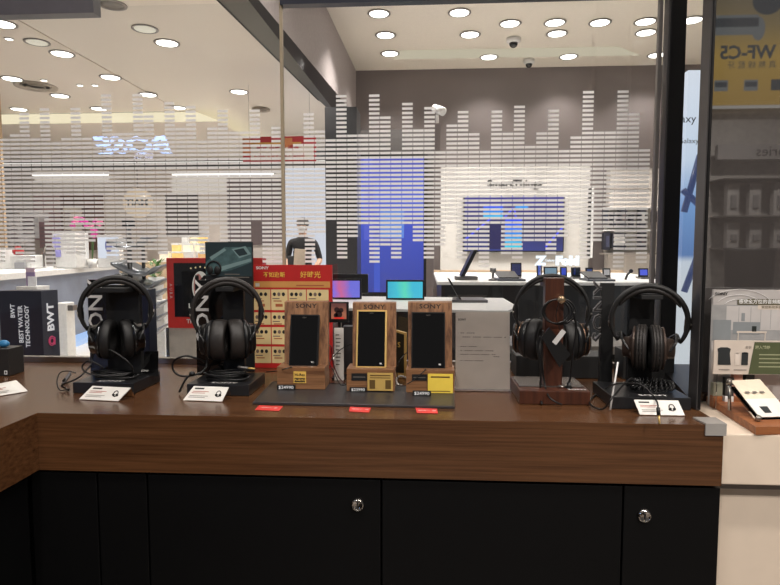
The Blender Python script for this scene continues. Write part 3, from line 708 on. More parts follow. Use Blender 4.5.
# ================================================================== Things beyond the glass, left
# BWT column
Yb = 2.3
a = P(4, 400, Y=Yb); e = P(41, 291, Y=Yb); f2 = P(57.5, 291, Y=Yb + .08); NAVY = mat('bwt_navy', (52, 54, 76), .4); NAVY2 = mat('bwt_slate', (74, 78, 92), .4)
t = thing('promotional_column', 'dark navy promotional column with white sideways "BWT BEST WATER TECHNOLOGY" lettering', 'display stand', ((a.x + e.x) / 2, Yb, 0))
zT = e.z; L0 = Vector((a.x, Yb, 0)); L1_ = Vector((e.x, Yb, 0)); L2 = Vector((f2.x, Yb + .08, 0)); L3 = L0 + (L2 - L1_)
m = MB().slab([L0, L1_, L2, L3], Z3, zT, NAVY); k = m._i(NAVY2); m.mi[3] = k; m.build('column_body', t)
u = Vector((0, 0, 1)); M = face(Vector(((L0.x + L1_.x) / 2, Yb, 0)), u, (-1, 0, 0), .002)
zz = lambda py: P(20, py, Y=Yb).z
m = MB()
def vt(px, y0, y1, txt, sz):
    x = P(px, 330, Y=Yb).x; zc_ = (zz(y0) + zz(y1)) / 2
    m.text(txt, face((x, Yb, zc_), u, (-1, 0, 0), .002), sz, mat('column_white', (240, 240, 245), .5, em=.35), bold=.0007, xs=1.0)  # white lettering glows to look lit, it is no lamp
vt(14, 303, 319, 'BWT', .026); vt(21.5, 303, 345.5, 'BEST WATER', .0265); vt(28, 303, 349.5, 'TECHNOLOGY', .0255)
n2 = (L2 - L1_).normalized(); cc = (L1_ + L2) / 2
PINK = mat('bwt_pink', (222, 84, 130), .4, em=.2, emc=(222, 84, 130))
zc_ = (zz(302) + zz(334)) / 2
m.text('BWT', face((cc.x, cc.y, zc_), u, -n2, .002), .046, mat('column_white', (240, 240, 245), .5, em=.35), bold=.0018, xs=1.15)
M = face((cc.x, cc.y, zz(341)), u, -n2, .002)
for r_ in (.012, .019): m.tube([M @ Vector((r_ * math.cos(a_) - .004, r_ * .8 * math.sin(a_), .001)) for a_ in [k * 2 * math.pi / 16 for k in range(16)]], .0022, PINK, 5, closed=True)
m.tube([M @ Vector((-.022, -.014, .001)), M @ Vector((.01, -.014, .001))], .0025, PINK, 5)
m.build('lettering', t)
# BWT shop counter with LED plinth
A0 = P(56, 352, Z=0); A1 = P(104, 333, Z=0); dv = (A1 - A0).normalized(); far = A0 + dv * 2.4; nearp = A0 - dv * 1.2
BG = mat('blue_grey_panel', (128, 138, 158), .35, noise=.15, nscale=3); ztc = P(56, 270, Y=A0.y).z
t = thing('water_shop_counter', 'blue-grey water shop counter with a white top and glowing base beyond the glass', 'counter', (A0.x, A0.y, 0))
off = Vector((-1.0, .5, 0))
m = MB().slab([nearp + Vector((0, 0, .12)), far + Vector((0, 0, .12)), far + off + Vector((0, 0, .12)), nearp + off + Vector((0, 0, .12))], Z3, ztc - .12 - .06, BG); m.build('body', t)
g = Vector((.05, -.05, 0)); m = MB().slab([v + Vector((0, 0, ztc - .06)) for v in (nearp + g, far + g, far + off, nearp + off)], Z3, .06, WHITE); m.build('worktop', t)
g = Vector((.12, -.12, 0)); m = MB().slab([v + Vector((0, 0, .001)) for v in (nearp + g, far + g, far + off, nearp + off)], Z3, .07, glow('plinth_glow', (176, 206, 250), .9)); m.build('glowing_base', t)
q = P(69, 284.5, Y=A0.y + .8)
def counter_item(px, py0, py1, wpx, dx=0):
    pass
YC = A0.y + .55
zc2 = ztc + .001
def pz(py, Y=YC): return P(60, py, Y=Y).z
def pxx(px, Y=YC): return P(px, 250, Y=Y).x
# water dispenser
t = thing('water_dispenser', 'white water dispenser with a lavender front and blue spout on the water shop counter', 'dispenser', (pxx(64), YC, zc2))
m = MB().box((pxx(52), YC, zc2), (pxx(76), YC + .3, pz(232)), WHITE, b=.02); m.build('body', t)
m = MB().box((pxx(53.5), YC - .02, pz(257)), (pxx(61), YC - .001, pz(235)), mat('lavender', (150, 145, 205), .4, em=.2, emc=(150, 145, 205)), b=.008); m.build('front_panel', t)
m = MB(); cx_ = pxx(57); m.tube(spline([(pxx(51), YC - .15, zc2 + .02), (pxx(51.5), YC - .15, pz(250)), (pxx(56), YC - .15, pz(244.5)), (pxx(61), YC - .15, pz(249)), (pxx(62), YC - .15, zc2 + .02)]), .013, STEEL); m.build('tap', t)
# screen with white box
t = thing('display_screen', 'bright white screen with a purple oval beside the orchid', 'screen', (pxx(91), YC + .4, zc2))
m = MB().box((pxx(80), YC + .4, zc2), (pxx(103.5), YC + .5, pz(234)), WHITE, b=.01); m.build('casing', t)
m = MB(); M = face((pxx(91.5), YC + .398, pz(247)), X3, Z3, .003); prect(m, M, -.14, -.15, .15, .15, glow('white_screen', (226, 232, 246), .9)); pdisc(m, M, .01, .02, .05, .09, glow('purple_oval', (120, 124, 180), .7), .003)
m.build('display', t)
# kettle
t = thing('kettle', 'small round red kettle on the water shop counter', 'kettle', (pxx(23.5), YC, pz(254)))
m = MB(); M = Matrix.Translation((pxx(23.5), YC - .1, pz(254.5)))
zk = 0; m.lathe([(.05, 0), (.068, .03), (.06, .075), (.03, .1), (.0001, .105)], mat('kettle_red', (190, 50, 50), .25), M, 20); m.build('body', t)
m = MB(); m.ball(M @ Vector((0, 0, .115)), .014, INK, n=6); m.build('lid_knob', t)
m = MB(); m.tube(spline([M @ Vector((-.06, 0, .06)), M @ Vector((-.05, 0, .14)), M @ Vector((.05, 0, .14)), M @ Vector((.06, 0, .06))]), .006, INK, 6); m.build('handle', t)
# dispenser white below the kettle
t = thing('white_appliance', 'boxy white water filter appliance under the red kettle', 'appliance', (pxx(30), YC - .2, zc2))
m = MB().box((pxx(20), YC - .2, zc2), (pxx(41), YC + .1, pz(255)), WHITE, b=.015); m.build('body', t)
m = MB().box((pxx(26), YC - .23, pz(268)), (pxx(36), YC - .201, pz(262)), mat('appl_grey', (170, 170, 175), .3), b=.005); m.build('tray', t)
t = thing('coffee_machine', 'white and black coffee machine with a blue display at the far left', 'coffee machine', (pxx(4), YC - .3, zc2))
m = MB().box((pxx(-18), YC - .3, zc2), (pxx(13), YC + .05, pz(248)), WHITE, b=.02); m.build('body', t)
m = MB().box((pxx(-8), YC - .33, pz(263)), (pxx(8.5), YC - .301, pz(248.5)), mat('machine_black', (38, 40, 52), .3), b=.008); m.build('front_panel', t)
m = MB().quad((pxx(1), YC - .335, pz(256)), (pxx(6.5), YC - .335, pz(256)), (pxx(6.5), YC - .335, pz(251)), (pxx(1), YC - .335, pz(251)), glow('blue_lcd', (50, 80, 230), 1)); m.build('display', t)
t = thing('leaflet_holder', 'clear leaflet holder with pink and blue brochures behind the navy column', 'brochure holder', (pxx(35), YC - .5, pz(292)))
Yh = 5.2
for k, (px, py, cc) in enumerate(((30, 268, (215, 190, 205)), (34, 272, (150, 130, 170)), (39, 276, (235, 235, 240)))):
    a = P(px - 3.5, 291, Y=Yh + .02 * k); b = P(px + 4, py, Y=Yh + .02 * k); m = MB().box((a.x, Yh - .03 * k, .9), (b.x, Yh - .03 * k + .01, b.z), mat('leaf%d' % k, cc, .5)); m.build('brochure', t)
m = MB().box((P(25, 280, Y=Yh).x, Yh - .12, 0), (P(45, 280, Y=Yh).x, Yh + .06, .9), WHITE); m.build('pedestal', t)
t = thing('tap_unit', 'white countertop water tap unit in front of the blue-grey counter', 'tap', P(63, 340, Y=6))
m = MB(); a = P(58, 345, Y=6); b = P(66, 303, Y=6); m.box((a.x, 6, .0), (b.x, 6.15, b.z), WHITE, b=.01); m.build('body', t)
m = MB(); a2 = P(72, 311, Y=6); m.box((b.x, 6.02, a2.z), (a2.x, 6.1, a2.z + .06), GREYM, b=.006); m.build('spout', t)
# orchid
YO = YC + .25
t = thing('potted_orchid', 'magenta orchid rising behind the white screen', 'plant', (pxx(92, YO), YO, zc2))
m = MB().lathe([(.05, zc2), (.065, zc2 + .12), (.055, zc2 + .12), (.0001, zc2 + .1)], WHITE, Matrix.Translation((pxx(92, YO), YO, 0)), 16); m.build('pot', t)
m = MB(); GR = mat('stem_green', (70, 100, 50), .5); MG = mat('orchid_magenta', (205, 50, 150), .5, em=.1, emc=(205, 50, 150)); MG2 = mat('orchid_pink', (225, 120, 160), .5, em=.1, emc=(225, 120, 160))
for e_ in ((82, 221), (98, 232), (101, 224)): m.tube(spline([(pxx(92, YO), YO, zc2 + .1), (pxx(93, YO), YO, pz(236, YO)), (pxx(e_[0], YO), YO - .03, pz(e_[1], YO))]), .006, GR, 6)
m.build('stem', t)
for k, (px, py) in enumerate([(80, 220), (85, 221), (89, 224), (94, 226), (97, 231), (99, 222), (103, 223), (97, 235), (76, 225)]):
    m = MB(); c = Vector((pxx(px, YO), YO - .04, pz(py, YO))); mm = MG if k % 3 else MG2
    for j in range(5):
        a_ = j * 2 * math.pi / 5 + k; pc = c + Vector((math.cos(a_) * .028, -.005 * j, math.sin(a_) * .028)); m.ball(pc, .024, mm, sy=.3, n=6)
    m.build('blossom', t)
# tray rack
YK = 5.4
t = thing('tray_rack', 'black pole rack holding a fan of curved grey trays in the mall', 'rack', P(129, 300, Y=YK))
m = MB(); p0 = P(128.5, 222, Y=YK); m.tube([(p0.x, YK, .0), (p0.x, YK, p0.z)], .022, SATIN, 10); p1 = P(143, 245, Y=YK + .2); m.tube([(p1.x, YK + .2, 0), (p1.x, YK + .2, p1.z)], .018, SATIN, 8); m.build('pole', t)
m = MB(); a = P(123, 225, Y=YK); b = P(134, 225, Y=YK); m.box((a.x, YK - .02, a.z - .02), (b.x, YK + .02, a.z + .04), SATIN); m.build('cross_bar', t)
TG = mat('tray_grey', (112, 116, 122), .3, metal=.4)
for k, (x0, y0, x1, y1) in enumerate([(112, 240, 146, 243), (116, 262, 158, 272), (120, 274, 160, 286), (118, 288, 160, 296), (118, 301, 160, 308), (120, 314, 158, 322), (122, 329, 158, 334)]):
    m = MB(); a = P(x0, y0, Y=YK); b = P(x1, y1, Y=YK); up = []; n = 10
    pr = []
    for i in range(n + 1):
        f = i / n; pr.append(Vector((a.x + (b.x - a.x) * f, YK, a.z + (b.z - a.z) * f - .05 * math.sin(math.pi * f) + (.05 * max(0, f - .8) * 5))))
    vs = []; fs = []
    for p in pr: vs += [p + Vector((0, -.1, 0)), p + Vector((0, .25, .03)), p + Vector((0, .25, .01)), p + Vector((0, -.1, -.025))]
    for i in range(n):
        for j in range(4): fs.append((4 * i + j, 4 * i + (j + 1) % 4, 4 * i + 4 + (j + 1) % 4, 4 * i + 4 + j))
    fs += [(3, 2, 1, 0), (4 * n, 4 * n + 1, 4 * n + 2, 4 * n + 3)]
    m.add(vs, fs, TG, True); m.build('tray', t)
# tan kiosk wall behind the rack + goods
YW = 7.6
m = MB(); KW = wood('kiosk_wood', (196, 168, 136), (214, 188, 156), (1.5, 30, 30), .45)
a = P(120, 262, Y=YW); b = P(246, 262, Y=YW); m.box((a.x, YW, 0), (b.x, YW + .5, a.z), KW); single('wooden_kiosk', 'low tan wooden kiosk counter behind the tray rack', 'counter', m, loc=((a.x + b.x) / 2, YW, 0))
zk = a.z
t = thing('potted_plant', 'bushy green plant in a white pot by the red framed screen', 'plant', P(157, 290, Y=5.9))
c = P(157, 300, Y=5.9); zpt = P(157, 277, Y=5.9).z
m = MB().lathe([(.05, c.z), (.08, zpt), (.07, zpt), (.0001, zpt - .02)], WHITE, Matrix.Translation((c.x, 5.9, 0)), 16); m.build('pot', t)
m = MB(); GRN = mat('leaf_green', (86, 130, 58), .5, noise=.4, nscale=20)
for k in range(60):
    a_ = random.uniform(0, 6.28); r_ = random.uniform(.02, .1); z_ = zpt + random.uniform(-.01, .16); dr = Vector((math.cos(a_), math.sin(a_), random.uniform(.2, 1))).normalized()
    p_ = Vector((c.x + math.cos(a_) * r_ * .6, 5.9 + math.sin(a_) * r_ * .6, z_)); s_ = Vector((-math.sin(a_), math.cos(a_), 0)) * .016
    m.add([p_, p_ + dr * .03 + s_, p_ + dr * .07, p_ + dr * .03 - s_], [(0, 1, 2, 3)], GRN)
m.build('foliage', t)
t = thing('pedestal', 'plain white pedestal under the potted plant', 'pedestal', (c.x, 5.9, 0)); m = MB().box((c.x - .12, 5.8, 0), (c.x + .12, 6.04, c.z - .001), WHITE, b=.01); m.build('block', t)
GC = {'cream': (240, 230, 208), 'amber': (238, 200, 124), 'silver grey': (205, 202, 198), 'tan': (214, 170, 116), 'ivory': (236, 222, 190)}
t = thing('stepped_riser', 'white three-step riser carrying gift boxes on the wooden kiosk', 'riser', (P(182, 262, Y=YW).x, YW + .2, zk))
xr0 = P(155, 262, Y=YW).x; xr1 = P(212, 262, Y=YW).x; m = MB()
for j in range(3): m.box((xr0 + .1 * j, YW + .05 + .14 * j, zk + .0005), (xr1 - .1 * j, YW + .19 + .14 * j + .001, zk + .001 + .03 + .11 * j), WHITE)
m.build('steps', t)
BX = [(0, .03, 'cream', 'left end of the lowest step'), (0, .2, 'amber', 'left half of the lowest step'), (0, .38, 'silver grey', 'right half of the lowest step'), (0, .56, 'tan', 'right end of the lowest step'),
      (1, .14, 'amber', 'left end of the middle step'), (1, .3, 'cream', 'centre of the middle step'), (1, .46, 'ivory', 'right end of the middle step'),
      (2, .22, 'silver grey', 'left end of the top step'), (2, .34, 'ivory', 'centre of the top step'), (2, .46, 'amber', 'right end of the top step')]
for row, dx, cn, where in BX:
    bz = zk + .032 + .11 * row; x_ = xr0 + dx; yy_ = YW + .07 + .14 * row; c_ = GC[cn]; gm = mat('goods_' + cn.replace(' ', '_'), c_, .5, em=.25, emc=c_)  # faint emission puts the warm light on the boxes into their material
    wb = .12 if row == 0 else .1
    t = thing('gift_box', '%s lidded gift box at the %s of the riser' % (cn, where), 'box', (x_ + wb / 2, yy_ + .05, bz))
    m = MB().box((x_, yy_, bz), (x_ + wb, yy_ + .09, bz + .085), gm, b=.004); m.build('carton', t)
    m = MB().box((x_ - .003, yy_ - .003, bz + .0852), (x_ + wb + .003, yy_ + .093, bz + .108), WHITE, b=.003); m.build('lid', t)
# red framed screen totem
YR = 3.0
a = P(168, 328, Y=YR); b = P(262, 258, Y=YR); zbot = a.z
t = thing('advertising_totem', 'freestanding totem with a red-framed black screen showing an oval crest', 'screen', ((a.x + b.x) / 2, YR, 0))
REDF = mat('frame_red', (196, 52, 44), .4, em=.12, emc=(200, 50, 44))
m = MB().box((a.x, YR, zbot), (b.x, YR + .08, b.z), REDF, b=.004); m.build('frame', t)
s0x = P(174.5, 300, Y=YR).x; s1x = P(254, 300, Y=YR).x; s0z = P(200, 317, Y=YR).z; s1z = P(200, 263, Y=YR).z
m = MB().quad((s0x, YR - .001, s0z), (s1x, YR - .001, s0z), (s1x, YR - .001, s1z), (s0x, YR - .001, s1z), mat('screen_black', (22, 22, 24), .15, em=.02, emc=(60, 60, 64))); m.build('screen', t)
m = MB(); cc = P(201, 287, Y=YR); M = face(cc, X3, Z3, .004)
pdisc(m, M, 0, 0, .046, .083, glow('crest_ivory', (214, 208, 196), .6)); pdisc(m, M, -.012, .0, .026, .07, glow('crest_red', (190, 130, 120), .5), .001)
m.text('K', T(M, .006, .012, .002), .12, INK, bold=.004); prect(m, M, -.03, -.06, .03, -.035, INK, .002)
for j in range(5): pdisc(m, M, -.05 + j * .025, .098 + .008 * (1 - abs(j - 2) / 2), .005, .005, glow('crest_gold', (220, 200, 150), .7), .001, 5)
m.text('LEGENDA', T(M, .01, -.1, .002), .035, glow('crest_ivory', (214, 208, 196), .6), bold=.001)
m.build('crest', t)
m = MB(); m.text('THE WORLD', face(P(203, 321.5, Y=YR), X3, Z3, .002), .03, WINK, bold=.001); m.build('lettering', t); m = MB(); m.text('AURA', face(P(171, 291, Y=YR), (0, 0, -1), (1, 0, 0), .002), .022, WINK, sp=1.6); m.build('lettering', t)
m = MB().box((a.x, YR + .01, .0), (b.x, YR + .07, zbot - .001), mat('totem_white', (210, 200, 188), .4)); m.box((a.x - .012, YR, 0), (a.x - .001, YR + .08, zbot), FRG); m.build('lower_panel', t)
# far plant/red flowers near 250-275,y 258
# ------------------------------------------------------------------ person
YP = 8.0
def person():
    hx = P(302.5, 222, Y=YP).x; gz = 0; H = P(302, 218.5, Y=YP).z
    s = H / 1.72
    t = thing('person', 'person in black short-sleeved shirt and white face mask, standing behind a beige screen', 'person', (hx, YP, 0))
    sk = mat('skin', (205, 165, 140), .5); blk = mat('shirt_black', (30, 28, 30), .7); trz = mat('trousers', (40, 40, 48), .7)
    me = bpy.data.meshes.new('body')
    J = {'pel': (0, 0, .95, .13), 'wa': (0, 0, 1.1, .125), 'ch': (0, 0, 1.3, .15), 'nk': (0, 0, 1.45, .06), 'nk2': (0, 0, 1.53, .055), 'hd': (0, -.01, 1.61, .085), 'hd2': (0, 0, 1.67, .07),
         'ls': (-.17, 0, 1.4, .06), 'le': (-.23, .02, 1.13, .043), 'lw': (-.15, -.2, 1.02, .032), 'lh': (-.1, -.27, 1.02, .035),
         'rs': (.17, 0, 1.4, .06), 're': (.25, 0, 1.13, .043), 'rw': (.2, -.2, 1.0, .032), 'rh': (.15, -.28, 1.0, .035),
         'lp': (-.09, 0, .88, .1), 'lk': (-.1, -.01, .48, .065), 'la': (-.1, .02, .09, .042), 'lf': (-.11, -.12, .04, .035),
         'rp': (.09, 0, .88, .1), 'rk': (.1, -.01, .48, .065), 'ra': (.1, .02, .09, .042), 'rf': (.11, -.12, .04, .035)}
    K = list(J); E = [('pel', 'wa'), ('wa', 'ch'), ('ch', 'nk'), ('nk', 'nk2'), ('nk2', 'hd'), ('hd', 'hd2'), ('ch', 'ls'), ('ls', 'le'), ('le', 'lw'), ('lw', 'lh'), ('ch', 'rs'), ('rs', 're'), ('re', 'rw'), ('rw', 'rh'),
                      ('pel', 'lp'), ('lp', 'lk'), ('lk', 'la'), ('la', 'lf'), ('pel', 'rp'), ('rp', 'rk'), ('rk', 'ra'), ('ra', 'rf')]
    me.from_pydata([Vector(J[k][:3]) * s for k in K], [(K.index(a), K.index(b)) for a, b in E], [])
    o = bpy.data.objects.new('tmp', me); COL.objects.link(o)
    md = o.modifiers.new('s', 'SKIN'); sv = me.skin_vertices[0].data
    for i, k in enumerate(K): sv[i].radius = (J[k][3] * s, J[k][3] * s * (.7 if k in ('ch', 'wa', 'pel') else 1)); sv[i].use_root = (k == 'pel')
    o.modifiers.new('u', 'SUBSURF').levels = 2
    dg = bpy.context.evaluated_depsgraph_get(); m2 = bpy.data.meshes.new_from_object(o.evaluated_get(dg)); bpy.data.objects.remove(o)
    m2.materials.clear(); [m2.materials.append(x) for x in (sk, blk, trz)]
    for p in m2.polygons:
        c = p.center / s; p.use_smooth = True
        p.material_index = 2 if c.z < .98 else (1 if (c.z < 1.46 and not (c.y < -.1 and c.z < 1.2) and not (abs(c.x) > .2 and c.z < 1.15)) else 0)
    b = bpy.data.objects.new('body', m2); COL.objects.link(b); b.parent = t
    def hp(x, y, z): return Vector((hx + x * s, YP + y * s, z * s))
    m = MB().ball(hp(0, .015, 1.655), .1 * s, mat('hair', (54, 48, 46), .7), sx=.9, sy=1.0, sz=.85, n=10)
    h = m.build('hair', t)
    m = MB()
    for x in (-.03, .03): m.ball(hp(x, -.09, 1.625), .009 * s, INK, n=6)
    m.tube([hp(-.055, -.088, 1.648), hp(-.02, -.095, 1.652)], .004, INK, 5); m.tube([hp(.02, -.095, 1.652), hp(.055, -.088, 1.648)], .004, INK, 5); m.build('eyes', t)
    m = MB().ball(hp(0, -.05, 1.575), .062 * s, WHITE, sx=.95, sy=.8, sz=.75, n=8); m.build('face_mask', t)
    m = MB()
    for sx in (-1, 1):
        base = hp(.1 if sx < 0 else .15, 0, 1.01); w = hp(-.1, -.27, 1.02) if sx < 0 else hp(.15, -.28, 1.0)
        for j in range(4):
            x = (j - 1.5) * .018; L = (.06, .07, .066, .05)[j]
            m.tube([w + Vector((x, -.02, 0)), w + Vector((x, -.02 - L * .5, -.01)), w + Vector((x, -.02 - L * .9, -.035))], [.009, .0085, .007], sk, 6)
        m.tube([w + Vector((-sx * .03, 0, 0)), w + Vector((-sx * .05, -.03, .005)), w + Vector((-sx * .045, -.06, 0))], [.01, .009, .008], sk, 6)
    m.build('fingers', t)
person()
# tablet on stand in front of the person, dark bin shape beside
Yq = 7.0
a = P(294, 266, Y=Yq); b = P(305, 249, Y=Yq)
t = thing('checkout_screen', 'beige-backed checkout screen in front of the person', 'screen', ((a.x + b.x) / 2, Yq, 0))
m = MB().box((a.x, Yq, a.z), (b.x, Yq + .04, b.z), mat('beige_back', (206, 188, 168), .5), rot=Matrix.Rotation(R(4), 3, 'Y'), b=.006); m.build('panel', t)
m = MB().box((a.x - .02, Yq + .045, a.z), (a.x + .02, Yq + .06, b.z - .02), INK); m.build('edge_band', t)
zc3 = P(300, 268, Y=Yq).z
a = P(286, 268, Y=Yq); b = P(296, 256, Y=Yq)
m = MB().box((a.x, Yq + .08, zc3), (b.x, Yq + .2, b.z), mat('dark_box', (58, 58, 60), .5), b=.01); single('card_terminal', 'dark grey payment terminal left of the checkout screen', 'terminal', m, loc=(a.x, Yq, zc3))
m = MB().box((P(250, 268, Y=Yq).x, Yq - .2, 0), (P(322, 268, Y=Yq).x - .05, Yq + .5, zc3 - .001), mat('checkout_grey', (150, 146, 142), .5), b=.01); single('checkout_desk', 'grey checkout desk in front of the person', 'desk', m, loc=(P(295, 268, Y=Yq).x, Yq, 0))

# ================================================================== COUNTER THINGS
# red promotional board
YQ = 1.375
a = P(254, 373, Y=YQ); b = P(332, 265, Y=YQ)
t = thing('promotional_board', 'red and cream promotional board with rows of product pictures standing on the counter', 'board', ((a.x + b.x) / 2, YQ, CT))
BR = mat('board_red', (184, 36, 34), .5, em=.05, emc=(190, 36, 34)); BC = mat('board_cream', (228, 204, 150), .6); BO = mat('board_orange', (210, 150, 82), .6)
w = b.x - a.x; z0b = CT + .0008; h = b.z - z0b
m = MB().box((a.x, YQ, z0b), (b.x, YQ + .006, b.z), BR); m.build('board', t)
M = face((a.x, YQ, z0b), X3, Z3, .0004); U = w / 78.0; V = h / 108.0
def bx_(m, x0, y0, x1, y1, mm, dz=0): prect(m, M, (x0 - 254) * U, (373 - y1) * V, (x1 - 254) * U, (373 - y0) * V, mm, dz)
m = MB(); bx_(m, 255.5, 282, 330, 288.5, BO); 
for (y0, y1) in ((290.5, 312), (314.5, 327.5), (330, 348), (350.5, 368)):
    bx_(m, 254.8, y0, 271.5, y1, BC); bx_(m, 272.3, y0, 288.5, y1, BC)
    bx_(m, 289.3, y0, 306.5, y1, BC); bx_(m, 307.3, y0, 328.5, y1, BC)
rnd = random.Random(3)
cols = [INK, mat('print_grey', (120, 100, 90), .6), mat('print_brown', (176, 96, 60), .6)]
for (y0, y1) in ((290.5, 312), (314.5, 327.5), (330, 348), (350.5, 368)):
    for x0 in (255, 272.5, 289.5, 308):
        for j in range(3):
            cx = x0 + 3 + j * 4.4; pdisc(m, M, (cx - 254) * U, (373 - (y0 + 5)) * V, 1.6 * U, 2.0 * V, cols[0] if (j + int(x0)) % 3 else cols[1], .0002, 12)
        bx_(m, x0 + 1, y0 + 9, x0 + 8, y0 + 10, cols[1], .0002); bx_(m, x0 + 2, y0 + 11.5, x0 + 10, y0 + 12.6, cols[2], .0002)
        if y1 - y0 > 20: bx_(m, x0 + 4, y0 + 15, x0 + 11, y0 + 18, cols[2], .0002)
bx_(m, 257, 284, 261, 287.5, GREYP, .0002); bx_(m, 297, 285.6, 324, 286.8, cols[2], .0002)
m.build('printed_pictures', t)
m = MB(); tx = lambda px, py: T(M, (px - 254) * U, (373 - py) * V, .0004)
m.text('SONY', tx(264, 268.2), .0095, WINK, bold=.0002, xs=1.2); m.build('maker_lettering', t); m = MB(); m.text('不如迎新', tx(275.5, 275.5), .0135, mat('board_gold', (236, 190, 80), .5), bold=.0002, xs=.98)
m.text('好時光', tx(311, 275.5), .0165, mat('board_gold', (236, 190, 80), .5), bold=.0002); m.build('lettering', t)
m = MB().slab([((a.x + b.x) / 2 - .02, YQ + .007, z0b), ((a.x + b.x) / 2 + .02, YQ + .007, z0b), ((a.x + b.x) / 2 + .02, YQ + .007, z0b + .12)], (0, 1, 0), .02, WHITEP); m.build('easel_strut', t)
# teal headphone poster card
YE = 1.33
a = P(208, 372, Y=YE); b = P(252, 242, Y=YE); zt_ = b.z
t = thing('product_card', 'black card with a teal picture of headphones behind the second headphone stand', 'card', ((a.x + b.x) / 2, YE, CT))
w = b.x - a.x; m = MB().box((a.x, YE, CT + .0008), (b.x, YE + .008, zt_), MATTE); m.build('card', t)
M = face((a.x, YE, CT), X3, Z3, .0005); h = zt_ - CT; U = w / 44; V = h / 130
q_ = lambda px, py: ((px - 208) * U, (372 - py) * V)
TE = mat('teal_print', (70, 96, 98), .5, noise=.3, nscale=60); TE2 = mat('teal_dark', (36, 52, 56), .5); TE3 = mat('teal_light', (122, 148, 148), .5)
m = MB(); prect(m, M, *q_(208.3, 276), *q_(251.7, 242.3), TE2)
def pp(pts, mm, dz): m.add([M @ Vector((*q_(*p), dz)) for p in pts], [tuple(range(len(pts)))], mm)
pp([(208.3, 262), (226, 247), (251.5, 247), (251.5, 262), (232, 270), (208.3, 274)][::-1], TE, .0002); pp([(212, 257), (226, 248), (228, 250), (214, 260)][::-1], TE3, .0004)
pp([(233, 249), (246, 246), (251, 254), (240, 258)][::-1], TE3, .0003); pp([(235, 250), (244, 248), (248, 254), (240, 256)][::-1], TE2, .0005)
pp([(217, 268), (251, 258), (251, 261), (222, 271)][::-1], TE3, .0004)
cc = [M @ Vector((*q_(216 + 6.5 * math.cos(k * .3142), 268 + 7 * math.sin(k * .3142)), .001)) for k in range(20)]
m.tube(cc, .0022, MATTE, 6, closed=True)
for x in (212.5, 219): m.ball(M @ Vector((*q_(x, 270), .002)), .009, MATTE, sx=.8, sy=.4, sz=1.1, n=8)
m.build('headphone_picture', t)
m = MB()
for y, x0, x1 in ((273.5, 226, 240), (276.5, 226, 249), (280, 226, 236), (283, 210, 249)): prect(m, M, *q_(x0, y + .9), *q_(x1, y), INKG, .0005)
prect(m, M, *q_(212, 303.5), *q_(223, 301.5), mat('pale_yellow', (206, 196, 130), .5), .0005); m.build('lettering', t)
# small white leaflet at its right
m = MB(); a = P(243, 372, Y=1.35); b = P(251.5, 299, Y=1.35); m.box((a.x + .003, 1.345, CT + .0008), (b.x, 1.349, b.z), WHITEP); single('white_leaflet', 'narrow white leaflet tucked behind the black product card', 'leaflet', m, loc=(a.x, 1.347, CT))

# ---------- headphones and stands
def rot_pts(M, pts): return [M @ Vector(p) for p in pts]
def arc(cx, cz, rx, rz, a0, a1, n, y=0): return [Vector((cx + rx * math.cos(R(a0 + (a1 - a0) * i / n)), y, cz + rz * math.sin(R(a0 + (a1 - a0) * i / n)))) for i in range(n + 1)]
def strap(m, path, wy, th, mt):
    """flat rounded band following an XZ path, wide along Y"""
    vs = []; fs = []; k = len(path); n = 10
    for i, p in enumerate(path):
        t = (path[min(i + 1, k - 1)] - path[max(i - 1, 0)]).normalized(); nn = Vector((-t.z, 0, t.x))
        e = wy[i] if isinstance(wy, list) else wy; h_ = th[i] if isinstance(th, list) else th
        for j in range(n):
            a_ = 2 * math.pi * j / n; c_, s_ = math.cos(a_), math.sin(a_)
            vs.append(p + Vector((0, e * math.copysign(abs(c_) ** .5, c_), 0)) + nn * h_ * math.copysign(abs(s_) ** .7, s_))
    for i in range(k - 1):
        for j in range(n): fs.append((i * n + j, i * n + (j + 1) % n, (i + 1) * n + (j + 1) % n, (i + 1) * n + j))
    fs += [tuple(range(n - 1, -1, -1)), tuple((k - 1) * n + j for j in range(n))]
    m.add(vs, fs, mt, True)
